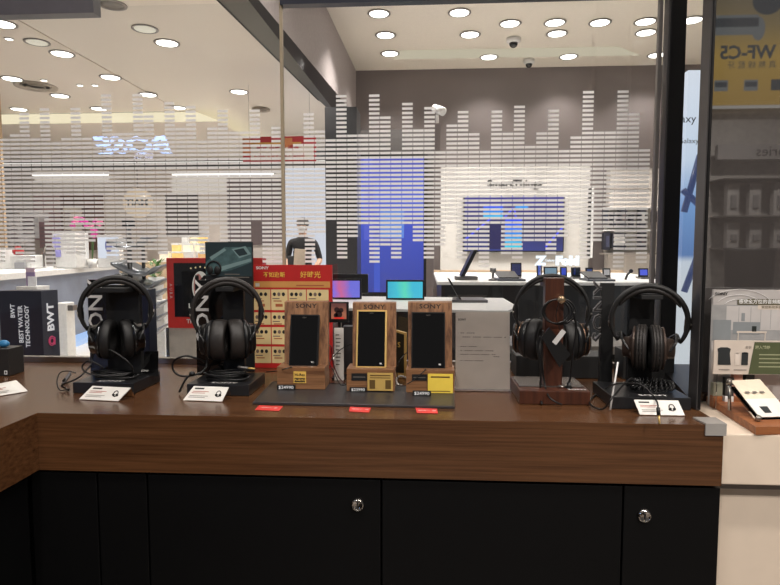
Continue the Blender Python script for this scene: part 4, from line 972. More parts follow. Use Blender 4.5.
def headphones(label, px, Y, ytop, rxp, ycup0, ycup1, gapL, gapR, padw, shell, band=(.014, .0045), toe=16, padmat=LEATHER, shellmat=SATIN, ring=None, ribbed=False, cupr=1.0, lean=0, roll=0, rings=False):
    """px centre, pixel extents measured in the photo, converted to metres at depth Y"""
    s = Y / F * 1.0
    C = P(px, (ycup0 + ycup1) / 2, Y=Y); top = P(px, ytop, Y=Y); rx = rxp * s
    hc = (ycup1 - ycup0) / 2 * s
    t = thing('headphones', label, 'headphones', (C.x, Y, CT + .05))
    zc_ = top.z - rx * 1.0
    yaw = math.atan2(-C.x, Y) * .85
    MB.XF = Matrix.Translation((C.x, Y, 0)) @ Matrix.Rotation(yaw, 4, 'Z') @ Matrix.Translation((-C.x, -Y, 0))
    cz_ = C.z
    def X(v): return Vector((C.x, Y, 0)) + Matrix.Rotation(R(roll), 3, 'Y') @ (v)
    # headband
    A0_, A1_ = -34, 214
    pth = [Vector((rx * math.cos(R(a_)), 0, zc_ + rx * 1.0 * math.sin(R(a_)))) for a_ in [A0_ + (A1_ - A0_) * i / 40 for i in range(41)]]
    piv = Vector((0, 0, C.z))
    def RR(p): return Vector((C.x, Y, 0)) + piv + Matrix.Rotation(R(roll), 3, 'Y') @ (p - piv)
    m = MB(); strap(m, [RR(p) for p in pth], [band[0] * (.4 + .6 * math.sin(math.pi * i / 40) ** .6) for i in range(41)], [band[1] * (.6 + .55 * math.sin(math.pi * i / 40) ** .6) for i in range(41)], padmat); hb = m.build('headband', t)
    m = MB(); r2 = rx - band[1] * 1.5
    strap(m, [RR(Vector((r2 * math.cos(R(a_)), 0, zc_ + (r2) * math.sin(R(a_))))) for a_ in [28 + 124 * i / 24 for i in range(25)]], [band[0] * (.6 + .35 * math.sin(math.pi * i / 24)) for i in range(25)], [band[1] * (.25 + 1.1 * math.sin(math.pi * i / 24) ** .5) for i in range(25)], PLEATHER); m.build('band_cushion', hb)
    for sd, gap in ((-1, gapL), (1, gapR)):
        g_ = gap * s; pw = padw * s; sw = shell * s
        xin = g_
        ctr = Vector((sd * (xin), 0, cz_))
        # matrix: local Z -> outward (sd * x), toed so pads face slightly to the camera
        Rz = Matrix.Rotation(R(sd * toe), 4, 'Z'); Ry = Matrix.Rotation(R(sd * lean), 4, 'Y')
        base = Matrix(((0, 0, sd, 0), (0, 1, 0, 0), (-sd if False else 1, 0, 0, 0), (0, 0, 0, 1)))
        base = Matrix(((0, 0, sd, 0), (0, sd, 0, 0), (1, 0, 0, 0), (0, 0, 0, 1)))
        Mw = Matrix.Translation(RR(ctr)) @ Matrix.Rotation(R(roll), 4, 'Y') @ Rz @ Ry @ base
        # pad : rounded ring
        hr = hc; m = MB()
        prof = []
        for i in range(13):
            a_ = math.pi * i / 12; prof.append((hr * .80 + hr * .17 * math.sin(a_) ** .6, pw / 2 - pw / 2 * math.cos(a_)))
        prof = [(hr * .42, pw * .55), (hr * .5, pw * .15), (hr * .62, .0)] + prof[1:] + [(hr * .6, pw)]
        if ribbed:
            prof2 = []
            for (r_, h_) in prof: prof2.append((r_, h_))
            prof = prof2
        m.lathe(prof, padmat, Mw, 36, 1, .86)
        if ribbed:
            for k in range(3):
                pts = [Mw @ Vector((hr * .965 * math.cos(2 * math.pi * j / 36), hr * .83 * math.sin(2 * math.pi * j / 36), pw * (.25 + .25 * k))) for j in range(36)]
                m.tube(pts, .0022, PLEATHER, 6, closed=True)
            for j in range(30):
                a_ = 2 * math.pi * j / 30; m.tube([Mw @ Vector((hr * .97 * math.cos(a_), hr * .835 * math.sin(a_), pw * .15)), Mw @ Vector((hr * .98 * math.cos(a_ + .05), hr * .84 * math.sin(a_ + .05), pw * .8))], .0012, PLEATHER, 4)
        m.build('ear_pad', t)
        m = MB(); z_ = pw
        m.lathe([(hr * .90, z_ - .0005), (hr * .93, z_ + sw * .15), (hr * .90 * cupr, z_ + sw * .3), (hr * .74 * cupr, z_ + sw * .5), (hr * .7 * cupr, z_ + sw * .9), (hr * .6 * cupr, z_ + sw), (.0001, z_ + sw)], shellmat, Mw, 36, 1, .86)
        cup = m.build('ear_cup', t)
        if ring is not None:
            m = MB()
            for k in range(2 if rings else 1):
                pts = [Mw @ Vector((hr * (.74 - .02 * k) * math.cos(2 * math.pi * j / 32), hr * .63 * math.sin(2 * math.pi * j / 32), z_ + sw * (.55 + .25 * k))) for j in range(32)]
                m.tube(pts, .0016, ring, 6, closed=True)
            m.build('trim_ring', cup)
        # yoke from band end down around the cup
        e = pth[0] if sd > 0 else pth[-1]
        ptop = RR(e); pside = Mw @ Vector((0, -sd * 0, z_ + sw + .004))
        fr = Mw @ Vector((0, hr * .82 * 1, z_ + sw * .4)); bk = Mw @ Vector((0, -hr * .82, z_ + sw * .4))
        topc = Mw @ Vector((hr * .62, 0, z_ + sw * .95))
        mid = (ptop + topc) / 2 + Vector((sd * .002, 0, -.001))
        m = MB(); strap_pts = spline([ptop + Vector((0, 0, .006)), ptop, mid, topc + Vector((sd * .004, 0, 0))], 5)
        m.tube(strap_pts, .0036, SATIN, 8); 
        for en in (fr, bk): m.tube(spline([topc + Vector((sd * .004, 0, 0)), (topc + en) / 2 + Vector((sd * .006, (en.y - topc.y) * .3, .004)), en], 6), .0026, SATIN, 8)
        m.build('yoke', t)
        m = MB(); i5 = 5 if sd > 0 else 35; sl = [RR(pth[j]) for j in range(i5 - 2, i5 + 3)]; m.tube(sl, [.0045, .006, .0062, .006, .0045], shellmat, 8); m.ball(sl[2] + Vector((sd * .004, -.005, 0)), .0025, STEEL, n=6); m.build('slider', t)
    MB.XF = None
    return t, C, s
def coil_loop(cx, cy, cz, rx, ry, turns, jitter, n=26, seed=1, dz=.0024):
    rr = random.Random(seed); out = []
    for k in range(int(turns * n)):
        a_ = 2 * math.pi * k / n; tt = k / n
        out.append(Vector((cx + (rx + jitter * math.sin(tt * 2.3)) * math.cos(a_) + jitter * math.sin(tt * 1.7), cy + (ry + jitter * math.cos(tt * 1.9)) * math.sin(a_), cz + dz * tt + .0012 * math.sin(3 * a_ + tt))))
    return out

LETT = mat('raised_letter', (215, 213, 210), .35)
def base_stand(label, x0, x1, y0, y1, hh, mb_=mat('satin_base', (33, 33, 35), .3, spec=.4)):
    t = thing('headphone_stand', label, 'stand', ((x0 + x1) / 2, (y0 + y1) / 2, CT))
    m = MB().box((x0, y0, CT + .0006), (x1, y1, CT + hh), mb_, b=.0012); b = m.build('base', t)
    return t, b

# --- A
def bas(px0, px1, py, hpx, back):
    q0_ = P(px0, py, Z=CT); q1_ = P(px1, py, Z=CT); y = (q0_.y + q1_.y) / 2
    return P(px0, py, Y=y).x, P(px1, py, Y=y).x, y
def std(label, px0, px1, pyb, depth, ux0, ux1, uyt, letters, ly0, ly1, uy):
    x0, x1, y0 = bas(px0, px1, pyb, 0, 0); hh = .0225
    t, b = base_stand(label, x0, x1, y0, y0 + depth, hh)
    ya_ = y0 + uy
    a = P(ux0, uyt, Y=ya_); c = P(ux1, uyt, Y=ya_)
    m = MB().box((a.x, ya_, CT + hh), (c.x, ya_ + .012, a.z), MATTE, b=.001)
    m.box((a.x + .004, ya_ - .05, a.z - .012), (c.x - .004, ya_, a.z - .004), MATTE, b=.001); m.build('upright', t)
    if letters:
        lx = P((letters[0] + letters[1]) / 2, 310, Y=ya_).x; l0 = P(300, ly0, Y=ya_).z; l1 = P(300, ly1, Y=ya_).z; wl = (letters[1] - letters[0]) * ya_ / F
        m = MB().box((lx - wl / 2 - .002, ya_ + .006, CT + hh), (a.x - .0002, ya_ + .011, l0 + .003), GLOSSB); m.build('letter_panel', t)
        m = MB().text('SONY', face((lx, ya_ + .0055, (l0 + l1) / 2), Z3, (-1, 0, 0), .0006), wl * 1.36, LETT, bold=.0006, xs=(l0 - l1) / (wl * 1.36 * 2.55)); m.build('side_lettering', t)
    m = MB().text('SONY', face(((x0 + x1) / 2 + .008, y0 + .014, CT + hh), X3, (0, 1, 0), .0006), .0145, LETT, bold=.0004, xs=1.35); m.build('base_lettering', t)
    return t, x0, x1, y0, hh
stA = std('black slab headphone stand at the left end of the row', 73, 134, 394, .115, 105, 139, 285, (87, 103), 282, 342, .07)
stB = std('black slab headphone stand in front of the teal product card', 187, 249, 396, .115, 222, 243, 284, (195, 209), 282, 342, .075)
def cable(t, pts, r=.0018, n=8, plug=None, mt=CABLE, name='cable'):
    m = MB(); sp = spline(pts, n); m.tube(sp, r, mt, 7); c = m.build(name, t)
    if plug:
        a, d = Vector(plug[0]), Vector(plug[1]).normalized()
        m = MB(); m.tube([a, a + d * .012], .0032, MATTE, 8); m.tube([a + d * .012, a + d * .026], .0017, GOLD, 8); m.build('jack_plug', c)
    return c
def hA():
    Y = stA[3] + .045
    t, C, s = headphones('glossy black closed headphones with silver-edged cups on the leftmost stand', 117.5, Y, 277.5, 33.5, 318, 361, 3.5, 3.5, 9.5, 12, toe=14, lean=-3, ring=None, padmat=LEATHER, shellmat=GLOSSB)
    zt_ = CT + stA[4]
    m = MB(); m.tube(coil_loop(C.x - .005, Y - .005, zt_ + .004, .038, .022, 4, .006), .0019, CABLE, 7)
    m.build('coiled_cable', t)
    g = lambda px, py, y: P(px, py, Y=y)
    cable(t, [g(94, 345, Y), g(92, 358, Y), g(90, 366, Y - .01), g(78, 378, Y - .03), g(62, 385, Y - .03), (stA[1] - .03, Y - .02, CT + .004), (stA[1] - .012, Y - .04, CT + .005)], plug=None)
    cable(t, [g(97, 352, Y - .02), g(110, 350, Y - .03), g(128, 362, Y - .03), g(132, 372, Y - .02), g(115, 376, Y - .03), g(90, 374, Y - .035), g(82, 367, Y - .03), g(90, 361, Y - .03), g(104, 368, Y - .02)])
    cable(t, [g(76, 373, Y + .0), g(68, 371, Y), g(60, 373, Y), g(57, 382, Y - .01), g(60, 390, Y - .03), g(70, 389, Y - .04)], r=.0012)
hA()
# silver clip (in-line remote) left of stand A
c = P(63, 380, Y=1.2)
t = thing('cable_remote', 'grey in-line remote on a thin cable beside the leftmost stand', 'remote', (c.x, 1.2, CT))
m = MB().slab([P(57, 389, Y=1.19), P(60, 390, Y=1.19), P(70, 375, Y=1.19), P(69, 372, Y=1.19)], (0, 1, 0), .006, mat('remote_grey', (140, 140, 142), .35)); m.build('body', t)
m = MB().slab([P(62, 381, Y=1.1885), P(64, 382, Y=1.1885), P(66, 379, Y=1.1885), P(64.5, 378, Y=1.1885)], (0, -1, 0), .001, MATTE); m.build('button', t)
# small black triangular card right of stand A upright
Yc = stA[3] + .075
t = thing('folded_card', 'small glossy black folded card on the right of the leftmost stand', 'card', P(150, 366, Y=Yc))
zz_ = CT + stA[4] + .0006
a = P(141, 369, Y=Yc); b = P(160, 369, Y=Yc); tp = P(152, 353, Y=Yc)
m = MB().slab([(a.x, Yc - .01, zz_), (b.x - .0, Yc - .01, zz_), (tp.x + .004, Yc + .02, tp.z), (a.x + .0, Yc + .02, tp.z)], (0, .8, .2), .0015, GLOSSB); m.build('sheet', t)
m = MB().text('SONY', face((a.x + .014, Yc - .0105, zz_ + .01), X3, (0, .6, .8), .0012), .006, LETT); m.build('lettering', t)
# tall navy block behind A (right)
a = P(143, 368, Y=1.34); b = P(153, 325, Y=1.34)
m = MB().box((a.x, 1.32, CT + .0006), (b.x, 1.36, P(150, 289, Y=1.34).z), mat('deep_navy', (22, 25, 40), .3), b=.001); single('navy_carton', 'narrow dark navy carton standing behind the leftmost headphones', 'box', m, loc=(a.x, 1.34, CT))

def hB():
    Y = stB[3] + .045
    t, C, s = headphones('matte black headphones with thick leather pads, second from the left', 228, Y, 279.5, 34, 318, 362, .8, .8, 14, 12, toe=10, lean=-2, padmat=PLEATHER, shellmat=SATIN, ring=SATIN)
    zt_ = CT + stB[4]
    m = MB(); m.tube(coil_loop(C.x - .002, Y - .008, zt_ + .004, .04, .02, 5, .004, dz=.003), .0021, CABLE, 7); m.build('coiled_cable', t)
    g = lambda px, py, y: P(px, py, Y=y)
    cable(t, [g(206, 362, Y), g(198, 359, Y - .01), g(186, 356, Y - .02), g(175, 360, Y - .02), g(172.5, 368, Y - .02), g(178, 375, Y - .02), g(190, 376, Y - .02), g(203, 371, Y - .01), g(207, 362, Y), g(207, 350, Y)], r=.0021)
    cable(t, [g(192, 374, Y - .025), g(186, 379, Y - .03), (P(180, 386, Y=Y - .03).x, Y - .035, CT + .004)], r=.0022)
    m = MB(); p_ = P(238, 367, Y=Y - .03); m.tube([p_, p_ + Vector((.02, 0, -.002))], .0028, GREYM, 8); m.tube([p_ + Vector((.02, 0, -.002)), p_ + Vector((.034, 0, -.003))], .0016, GOLD, 8); m.build('jack_plug', t)
    m = MB(); p_ = P(192, 374, Y=Y - .03); m.ball(p_, .0055, SATIN, sx=1.2, n=7); m.build('cable_splitter', t)
hB()

# --- C : wooden stand with headphones, seen from behind
xC0, xC1, yC0 = bas(519.5, 590, 405, 0, 0); dpt = .12
t = thing('headphone_stand', 'dark wooden headphone stand with a square post and metal hook knob', 'stand', ((xC0 + xC1) / 2, yC0 + .06, CT))
m = MB().box((xC0, yC0, CT + .0006), (xC1, yC0 + dpt, CT + .026), REDW, b=.0015); b_ = m.build('base', t)
m = MB().box((xC0 + .004, yC0 + .03, CT + .0262), (xC1 - .003, yC0 + dpt - .004, CT + .0275), mat('satin_plate', (96, 90, 86), .25, metal=.6)); m.build('metal_plate', t)
yp = yC0 + .035; a = P(543.5, 392, Y=yp); b = P(564.5, 278, Y=yp)
m = MB().box((a.x, yp, CT + .0262), (b.x, yp + .022, b.z), REDW, b=.0015); m.box((a.x + .006, yp + .022, b.z - .02), (b.x - .006, yp + .09, b.z - .002), REDW, b=.002); m.build('post', t)
kc = P(559.5, 299, Y=yp); m = MB().lathe([(.004, 0), (.004, .012), (.0075, .014), (.0075, .018), (.003, .0195), (.0001, .0195)], mat('brass_knob', (190, 165, 135), .25, metal=.9), Matrix.Translation((kc.x, yp, kc.z)) @ Matrix.Rotation(R(90), 4, 'X'), 20); m.build('hook_knob', t)
m = MB().text('SONY', face((xC1 - .02, yC0 + .013, CT + .026), X3, (0, 1, 0), .0005), .011, LETT, bold=.0003, xs=1.2); m.build('lettering', t)
YC2 = yp + .06
tC, C_, s_ = headphones('large black headphones with bronze-ringed cups on the dark wooden stand', 551, YC2, 275.5, 35, 319, 362, 10, 10, 11, 15, band=(.012, .0034), toe=18, lean=-3, padmat=LEATHER, shellmat=SATIN, ring=BRONZE, rings=True)
g = lambda px, py, y=yp - .012: P(px, py, Y=y)
m = MB()
for k in range(3):
    m.tube([P(559 + (15.5 - k) * math.sin(j * .2618) - 2 * k + 1, 311.5 + (13 - .6 * k) * math.cos(j * .2618), Y=yp - .008 - .003 * k) for j in range(24)], .0016, CABLE, 7, closed=True)
m.build('coiled_cable', tC)
cable(tC, [g(540, 336), g(538, 350), g(541, 370), g(540, 392), Vector((P(542, 405, Y=yC0 - .01).x, yC0 - .008, CT + .0035))], r=.002)
cable(tC, [g(574, 312), g(576, 330), g(573, 355), g(571, 375), g(569, 383)], r=.0022)
cable(tC, [g(543, 330), g(542, 360), g(545, 385), g(550, 398, yC0 - .012), Vector((P(562, 404, Y=yC0 - .012).x, yC0 - .012, CT + .0035))], r=.0018)
c1_ = g(569, 383); m = MB(); m.tube([c1_, g(569, 390)], .0045, SATIN, 8); m.tube([g(558, 386), g(566, 387)], .0022, STEEL, 8); m.tube([g(566, 387), g(572, 388)], .003, SATIN, 8); m.build('jack_plug', tC)
# tag hanging
t = thing('hang_tag', 'black square security tag with a silver label hanging from the wooden stand', 'tag', g(553, 345, yp - .018))
yt = yp - .018
m = MB().slab([P(541, 337, Y=yt), P(559, 367, Y=yt), P(570, 354, Y=yt), P(549, 327, Y=yt)], (0, -1, 0), .004, SATIN); m.build('card', t)
m = MB().slab([P(552, 342, Y=yt - .0045), P(556, 345, Y=yt - .0045), P(566, 332, Y=yt - .0045), P(562, 329, Y=yt - .0045)], (0, -1, 0), .001, mat('silver_label', (198, 196, 194), .3)); m.build('silver_label', t)
m = MB().tube(spline([P(559, 302, Y=yp - .02), P(556, 316, Y=yt), P(560, 330, Y=yt)]), .0008, CABLE, 5); m.build('cord', t)
# black display blocks behind C
m = MB().box((P(516, 380, Y=1.3).x, 1.3, CT + .0006), (P(612, 380, Y=1.3).x, 1.38, P(560, 356, Y=1.3).z), MATTE, b=.002); single('display_riser', 'low black display riser behind the wooden headphone stand', 'riser', m, loc=(P(560, 380, Y=1.3).x, 1.34, CT))

# --- D
a = P(621, 380, Y=1.31); b = P(672, 380, Y=1.31)
m = MB().box((a.x, 1.30, CT + .0006), (b.x, 1.36, P(650, 350, Y=1.31).z), MATTE, b=.002); single('display_riser', 'low black display riser behind the rightmost studio headphones', 'riser', m, loc=(a.x, 1.33, CT))
stD = std('black slab headphone stand at the right end with the studio headphones', 612, 691, 410, .125, 630, 655, 291, None, 0, 0, .085)
ya_ = stD[3] + .10
a = P(607, 284, Y=ya_); b = P(620, 284, Y=ya_); l0 = P(600, 284, Y=ya_).z; l1 = P(600, 343, Y=ya_).z
t = thing('logo_post', 'black upright post with tall vertical silver-outlined "SONY" letters', 'sign', (a.x, ya_ + .01, CT))
m = MB().box((a.x, ya_ + .03, CT + .0006), (b.x, ya_ + .045, a.z), MATTE, b=.001); m.build('post', t)
m = MB(); wl = .0255; lx = P(600.5, 310, Y=ya_ + .03).x
m.text('SONY', face((lx, ya_ + .034, (l0 + l1) / 2), Z3, (-1, 0, 0), 0), wl * 1.36, mat('letter_steel', (120, 118, 118), .3, metal=.5), bold=.0004, xs=(l0 - l1) / (wl * 1.36 * 2.5), ext=.003)
m.text('SONY', face((lx, ya_ + .0305, (l0 + l1) / 2), Z3, (-1, 0, 0), 0), wl * 1.36, MATTE, bold=-.0009, xs=(l0 - l1) / (wl * 1.36 * 2.5)); m.build('letters', t)
YD = stD[3] + .055
tD, C_, s_ = headphones('black studio headphones with ribbed ear pads on the rightmost stand', 648, YD, 286, 34.5, 325, 371, .5, .5, 11, 12, toe=6, lean=0, padmat=LEATHER, shellmat=mat('dark_bronze_cup', (74, 62, 56), .3, metal=.5), ring=None, ribbed=True, cupr=.62, roll=0)
# coiled (spring) cable
m = MB(); pts = []; N = 420
for k in range(N):
    f = k / N; a_ = f * 2 * math.pi * 2.6; big = Vector((C_.x + .005 + (.036 - .004 * f) * math.cos(a_), YD - .015 + .02 * math.sin(a_), CT + stD[4] + .006 + .014 * f))
    ph = f * 2 * math.pi * 60; rad = Vector((math.cos(a_), math.sin(a_), 0)); pts.append(big + rad * .0042 * math.cos(ph) + Vector((0, 0, .0042 * math.sin(ph))))
m.tube(pts, .0014, CABLE, 5); m.build('spring_cable', tD)
g = lambda px, py, y: P(px, py, Y=y)
cable(tD, [g(632, 378, YD - .03), g(625, 383, YD - .045), g(612, 398, .99 + .03), P(603, 409, Z=CT + .0055), P(592, 406, Z=CT + .0055), P(590, 400, Z=CT + .0055), P(600, 392, Z=CT + .0055), g(616, 384, stD[3] - .01), g(638, 384, stD[3] + .0), g(650, 392, stD[3] - .005), g(657, 402, stD[3] - .03), P(658, 408, Z=CT + .03)], r=.0017,
      plug=(P(658, 407.5, Z=CT + .031), (0.05, -.2, -1)))
# leaning clear rod (white pen)
a = P(609, 398, Y=stD[3] - .004); b = P(618, 362, Y=stD[3] + .012)
m = MB().tube([(a.x, stD[3] - .012, CT + .002), b], .0016, WHITE, 7); single('stylus', 'thin white rod leaning against the left side of the rightmost stand', 'rod', m, loc=(a.x, stD[3] - .012, CT))

# ---------- price cards (tent style)
def price_card(label, pts, icon=True, red=False):
    """four photo corners of the tilted face: bl, br (on the counter), tr, tl"""
    bl = P(*pts[0], Z=CT + .0015); br = P(*pts[1], Z=CT + .0015)
    br = Vector((br.x, br.y, CT + .0015)); bl.z = CT + .0015
    hpx = ((pts[0][1] - pts[3][1]) + (pts[1][1] - pts[2][1])) / 2
    n = Vector((bl.y - br.y, br.x - bl.x, 0)).normalized()
    d = bl.y; L = hpx * d / F * 1.12
    up = (n * .62 + Vector((0, 0, .78))) * L
    tl = bl + up + Vector(((P(*pts[3], Y=bl.y).x - bl.x) * .9, 0, 0)); tr = br + up + Vector(((P(*pts[2], Y=br.y).x - br.x) * .9, 0, 0))
    t = thing('price_card', label, 'price card', (bl + br) / 2)
    nn = (br - bl).cross(tl - bl).normalized()
    m = MB().slab([bl, br, tr, tl], nn, -.0015, WHITEP); m.build('card', t)
    m = MB().slab([tl, tr, tr + n * .012 - Vector((0, 0, tr.z - CT - .001)), tl + n * .012 - Vector((0, 0, tl.z - CT - .001))], n, .001, CLEAR); m.build('acrylic_holder', t)
    M = face(bl, br - bl, tl - bl, .0004); w = (br - bl).length; h = (M.inverted() @ tl).y; sh = (M.inverted() @ tl).x / h
    m = MB()
    def rr(x0, y0, x1, y1, mm): m.quad(*[M @ Vector((x * w + sh * y * h, y * h, 0)) for x, y in ((x0, y0), (x1, y0), (x1, y1), (x0, y1))], mm)
    rr(.08, .78, .32, .88, INK); rr(.08, .6, .5, .64, mat('print_red', (170, 80, 60), .6)); rr(.08, .5, .42, .535, mat('print_red', (170, 80, 60), .6)); rr(.08, .3, .55, .335, INKG); rr(.08, .2, .5, .235, INKG)
    if icon:
        cx, cy = .78 * w + sh * .5 * h, .5 * h
        m.tube([M @ Vector((cx + .0045 * math.cos(a_ * .35), cy + .006 * math.sin(a_ * .35), .0005)) for a_ in range(18)], .0008, INK, 5, closed=True)
        for s2 in (-1, 1): m.ball(M @ Vector((cx + s2 * .0035, cy - .003, .0006)), .0028, INK, sy=.5, n=6)
    m.build('print', t)
price_card('white tilted price card with a small headphone picture in front of the leftmost stand', [(79, 399), (118, 401), (126, 387), (87, 385.5)])
price_card('white tilted price card in front of the second headphone stand', [(183, 400), (222, 401.5), (225, 387), (190, 385.5)])
price_card('white tilted price card at the front of the rightmost stand beside the gold plug', [(640, 414.5), (685, 415.5), (682, 401.5), (637, 400)])
price_card('white paper price card with handwriting at the far left edge of the counter', [(-14, 398), (28, 391), (18, 380), (-14, 384)], icon=False)
# clear bracket at price card A right, etc: part of holders
# far left box and blue object
a = P(-20, 378, Z=CT); 
Yx = a.y + .02
t = thing('product_carton', 'black product carton with a white square logo at the left edge of the counter', 'box', (P(-5, 378, Y=Yx).x, Yx, CT))
m = MB().box((P(-30, 378, Y=Yx).x, Yx, CT + .0006), (P(9.5, 378, Y=Yx).x, Yx + .05, P(0, 349, Y=Yx).z), mat('carton_black', (38, 35, 33), .5), b=.001); m.build('carton', t)
m = MB(); M = face(P(6, 372.5, Y=Yx), X3, Z3, .0006); prect(m, M, -.0035, -.0045, .0035, .0045, WINK); pdisc(m, M, 0, 0, .002, .003, INK, .0002); m.build('logo', t)
m = MB().ball((P(2, 341, Y=Yx + .02).x, Yx + .025, P(2, 349, Y=Yx).z + .008), .0085, mat('blue_plastic', (60, 130, 180), .35), sx=1.6, n=8); single('blue_case', 'small blue earphone case on top of the black carton', 'case', m, loc=(P(2, 341, Y=Yx).x, Yx, P(2, 349, Y=Yx).z))

# ---------- desk mat
MATT = mat('dark_mat', (50, 48, 49), .38, noise=.1, nscale=200)
q = [P(252.5, 403, Z=CT + .003), P(455, 407.5, Z=CT + .003), P(453, 388, Z=CT + .003), P(272, 382, Z=CT + .003)]
m = MB().slab([(p.x, p.y, CT + .0006) for p in q], Z3, .0035, MATT)
t = thing('display_mat', 'dark grey rectangular leather mat under the three walnut player stands', 'mat', (sum(p.x for p in q) / 4, sum(p.y for p in q) / 4, CT)); o = m.build('sheet', t)
m = MB(); cq = Vector((sum(p.x for p in q) / 4, sum(p.y for p in q) / 4, 0)); 
m.tube([Vector((p.x, p.y, CT + .0046)) + (cq - Vector((p.x, p.y, 0))) * .015 for p in q], .0006, mat('mat_seam', (80, 78, 80), .5), 5, closed=True); m.build('seam', t)
MZ = CT + .0042
# ---------- walnut stands + players
def walnut(label, bx0, bx1, by0, by1, wx0, wx1, wy0):
    yf = P((bx0 + bx1) / 2, by1, Z=MZ).y
    a = P(bx0, by1, Y=yf); b = P(bx1, by1, Y=yf); hz = P(bx0, by0, Y=yf + .0).z
    t = thing('player_stand', label, 'stand', ((a.x + b.x) / 2, yf + .03, MZ))
    # front block
    m = MB().box((a.x, yf, MZ + .0003), (b.x, yf + .055, hz), WALNUTH, b=.0012); m.build('front_block', t)
    yb = yf + .028; la = P(wx0, by0, Y=yb); lb = P(wx1, by0, Y=yb); yt_ = yb + .028
    ta = P(wx0, wy0, Y=yt_); tb = P(wx1, wy0, Y=yt_)
    m = MB().slab([Vector((la.x, yb, hz - .0008)), Vector((lb.x, yb, hz - .0008)), Vector((tb.x, yt_, tb.z)), Vector((ta.x, yt_, ta.z))], (0, 1, .1), .016, WALNUT); m.build('back_board', t)
    c = ((ta + tb) / 2); v = (ta - Vector((la.x, yb, hz))).normalized(); v = Vector((0, v.y, v.z))
    m = MB().text('SONY', face(c - v * .0085, X3, v, .0007), .0125, mat('engraved', (44, 28, 20), .7), bold=.0003, xs=1.25, sp=1.1); m.build('engraving', t)
    return t, yf, yb, hz, v
def player(label, st, x0, x1, y0, frame, tilt=0, logo='WALKMAN'):
    tt, yf, yb, hz, v = st
    # device rests on block top, leaning on the board
    n = Vector((0, v.z, -v.y)) * -1
    base = Vector((0, yb - .0135, hz + .0006))
    a = P(x0, 366, Y=base.y); b = P(x1, 366, Y=base.y)
    L = (P(x0, y0, Y=base.y + .012).z - hz)
    L = L / v.z
    w = b.x - a.x
    A = Vector((a.x, base.y, base.z)); Rt = Matrix.Rotation(R(tilt), 3, 'Y')
    t = thing('music_player', label, 'music player', A + Vector((w / 2, 0, 0)))
    u = Vector((1, 0, 0)); M = face(A, u, v, 0)
    m = MB(); bmx = [M @ Vector(p) for p in ((0, 0, 0), (w, 0, 0), (w, L, 0), (0, L, 0))]
    m.slab(bmx, M.to_3x3() @ Vector((0, 0, -1)), .011, frame); m.build('body', t, bevel=.0015)
    m = MB(); e = .0016 if frame is not SATIN else .0008
    prect(m, M, e, e, w - e, L - e, GLOSSB, .0003); m.build('screen', t)
    m = MB(); m.text('SONY', T(M, w / 2, L - .005, .0006), .0032, INKG); m.text('W.' if logo else ' ', T(M, w - .009, .007, .0006), .0045, LETT, bold=.0002); m.build('logo', t)
    return t, M, w, L
W1 = walnut('walnut stand with a small gold square sticker, leftmost of the three player stands', 277, 325, 367, 389.5, 284.5, 328, 302)
W2 = walnut('walnut stand with a gold name card on its front, middle of the three player stands', 346.6, 394.6, 368.6, 391.5, 352.7, 396, 303)
W3 = walnut('walnut stand with a bright yellow card on its front, rightmost of the three player stands', 406, 454.4, 369.5, 393, 408, 452, 302.5)
player('plain black music player on the leftmost walnut stand', W1, 289.5, 316.7, 316, SATIN)
player('gold-framed black music player on the middle walnut stand', W2, 356.5, 385.3, 311.6, GOLD)
player('larger black music player on the rightmost walnut stand', W3, 412, 444.5, 313.6, SATIN)
def sticker(name, label, cat, x0, y0, x1, y1, yf, mt, lines, th=.001, txt=None, tc=INK):
    Y = yf - th - .0003; a = P(x0, y1, Y=Y); b = P(x1, y0, Y=Y); a.z = max(a.z, MZ + .0004)
    t = thing(name, label, cat, ((a.x + b.x) / 2, Y, a.z))
    m = MB().box((a.x, Y, a.z), (b.x, Y + th, b.z), mt); m.build('card', t)
    M = face((a.x, Y, a.z), X3, Z3, .0003); w, h = b.x - a.x, b.z - a.z; m = MB()
    for (u0, v0, u1, v1, mm) in lines: prect(m, M, u0 * w, v0 * h, u1 * w, v1 * h, mm)
    for (s_t, u0, v0, sz, mm) in (txt or []): m.text(s_t, T(M, u0 * w, v0 * h, .0003), sz, mm, bold=.0001)
    m.build('print', t)
DG2 = mat('dark_gold_print', (96, 72, 30), .6)
sticker('hi_res_sticker', 'small square gold and black audio sticker on the leftmost walnut stand', 'sticker', 293.6, 371.5, 306, 383, W1[1], GOLDP, [(.08, .08, .92, .45, INK)], .0004, [('Hi-Res', .5, .72, .0075, INK), ('AUDIO', .5, .27, .007, GOLDP)])
sticker('name_plate', 'black name plate on the middle walnut stand', 'name plate', 351.5, 373.5, 367, 380.5, W2[1], MATTE, [(.1, .45, .9, .55, INKG)], .0008)
sticker('name_plate', 'black name plate on the rightmost walnut stand', 'name plate', 412, 374.5, 427, 380.5, W3[1], MATTE, [(.1, .45, .9, .55, INKG)], .0008)
sticker('name_card', 'dull gold patterned card leaning on the middle walnut stand', 'card', 367.5, 373, 393, 390.5, W2[1] - .002, mat('dull_gold', (206, 172, 98), .4, metal=.2), [(.1, .82, .9, .88, DG2), (.1, .7, .9, .74, DG2), (.08, .1, .3, .6, DG2), (.7, .1, .92, .6, DG2)], .001)
sticker('name_card', 'bright yellow card leaning on the rightmost walnut stand', 'card', 427.8, 374, 453, 393, W3[1] - .002, YELP, [(.12, .80, .88, .87, DG2), (.1, .08, .9, .12, DG2)], .001)
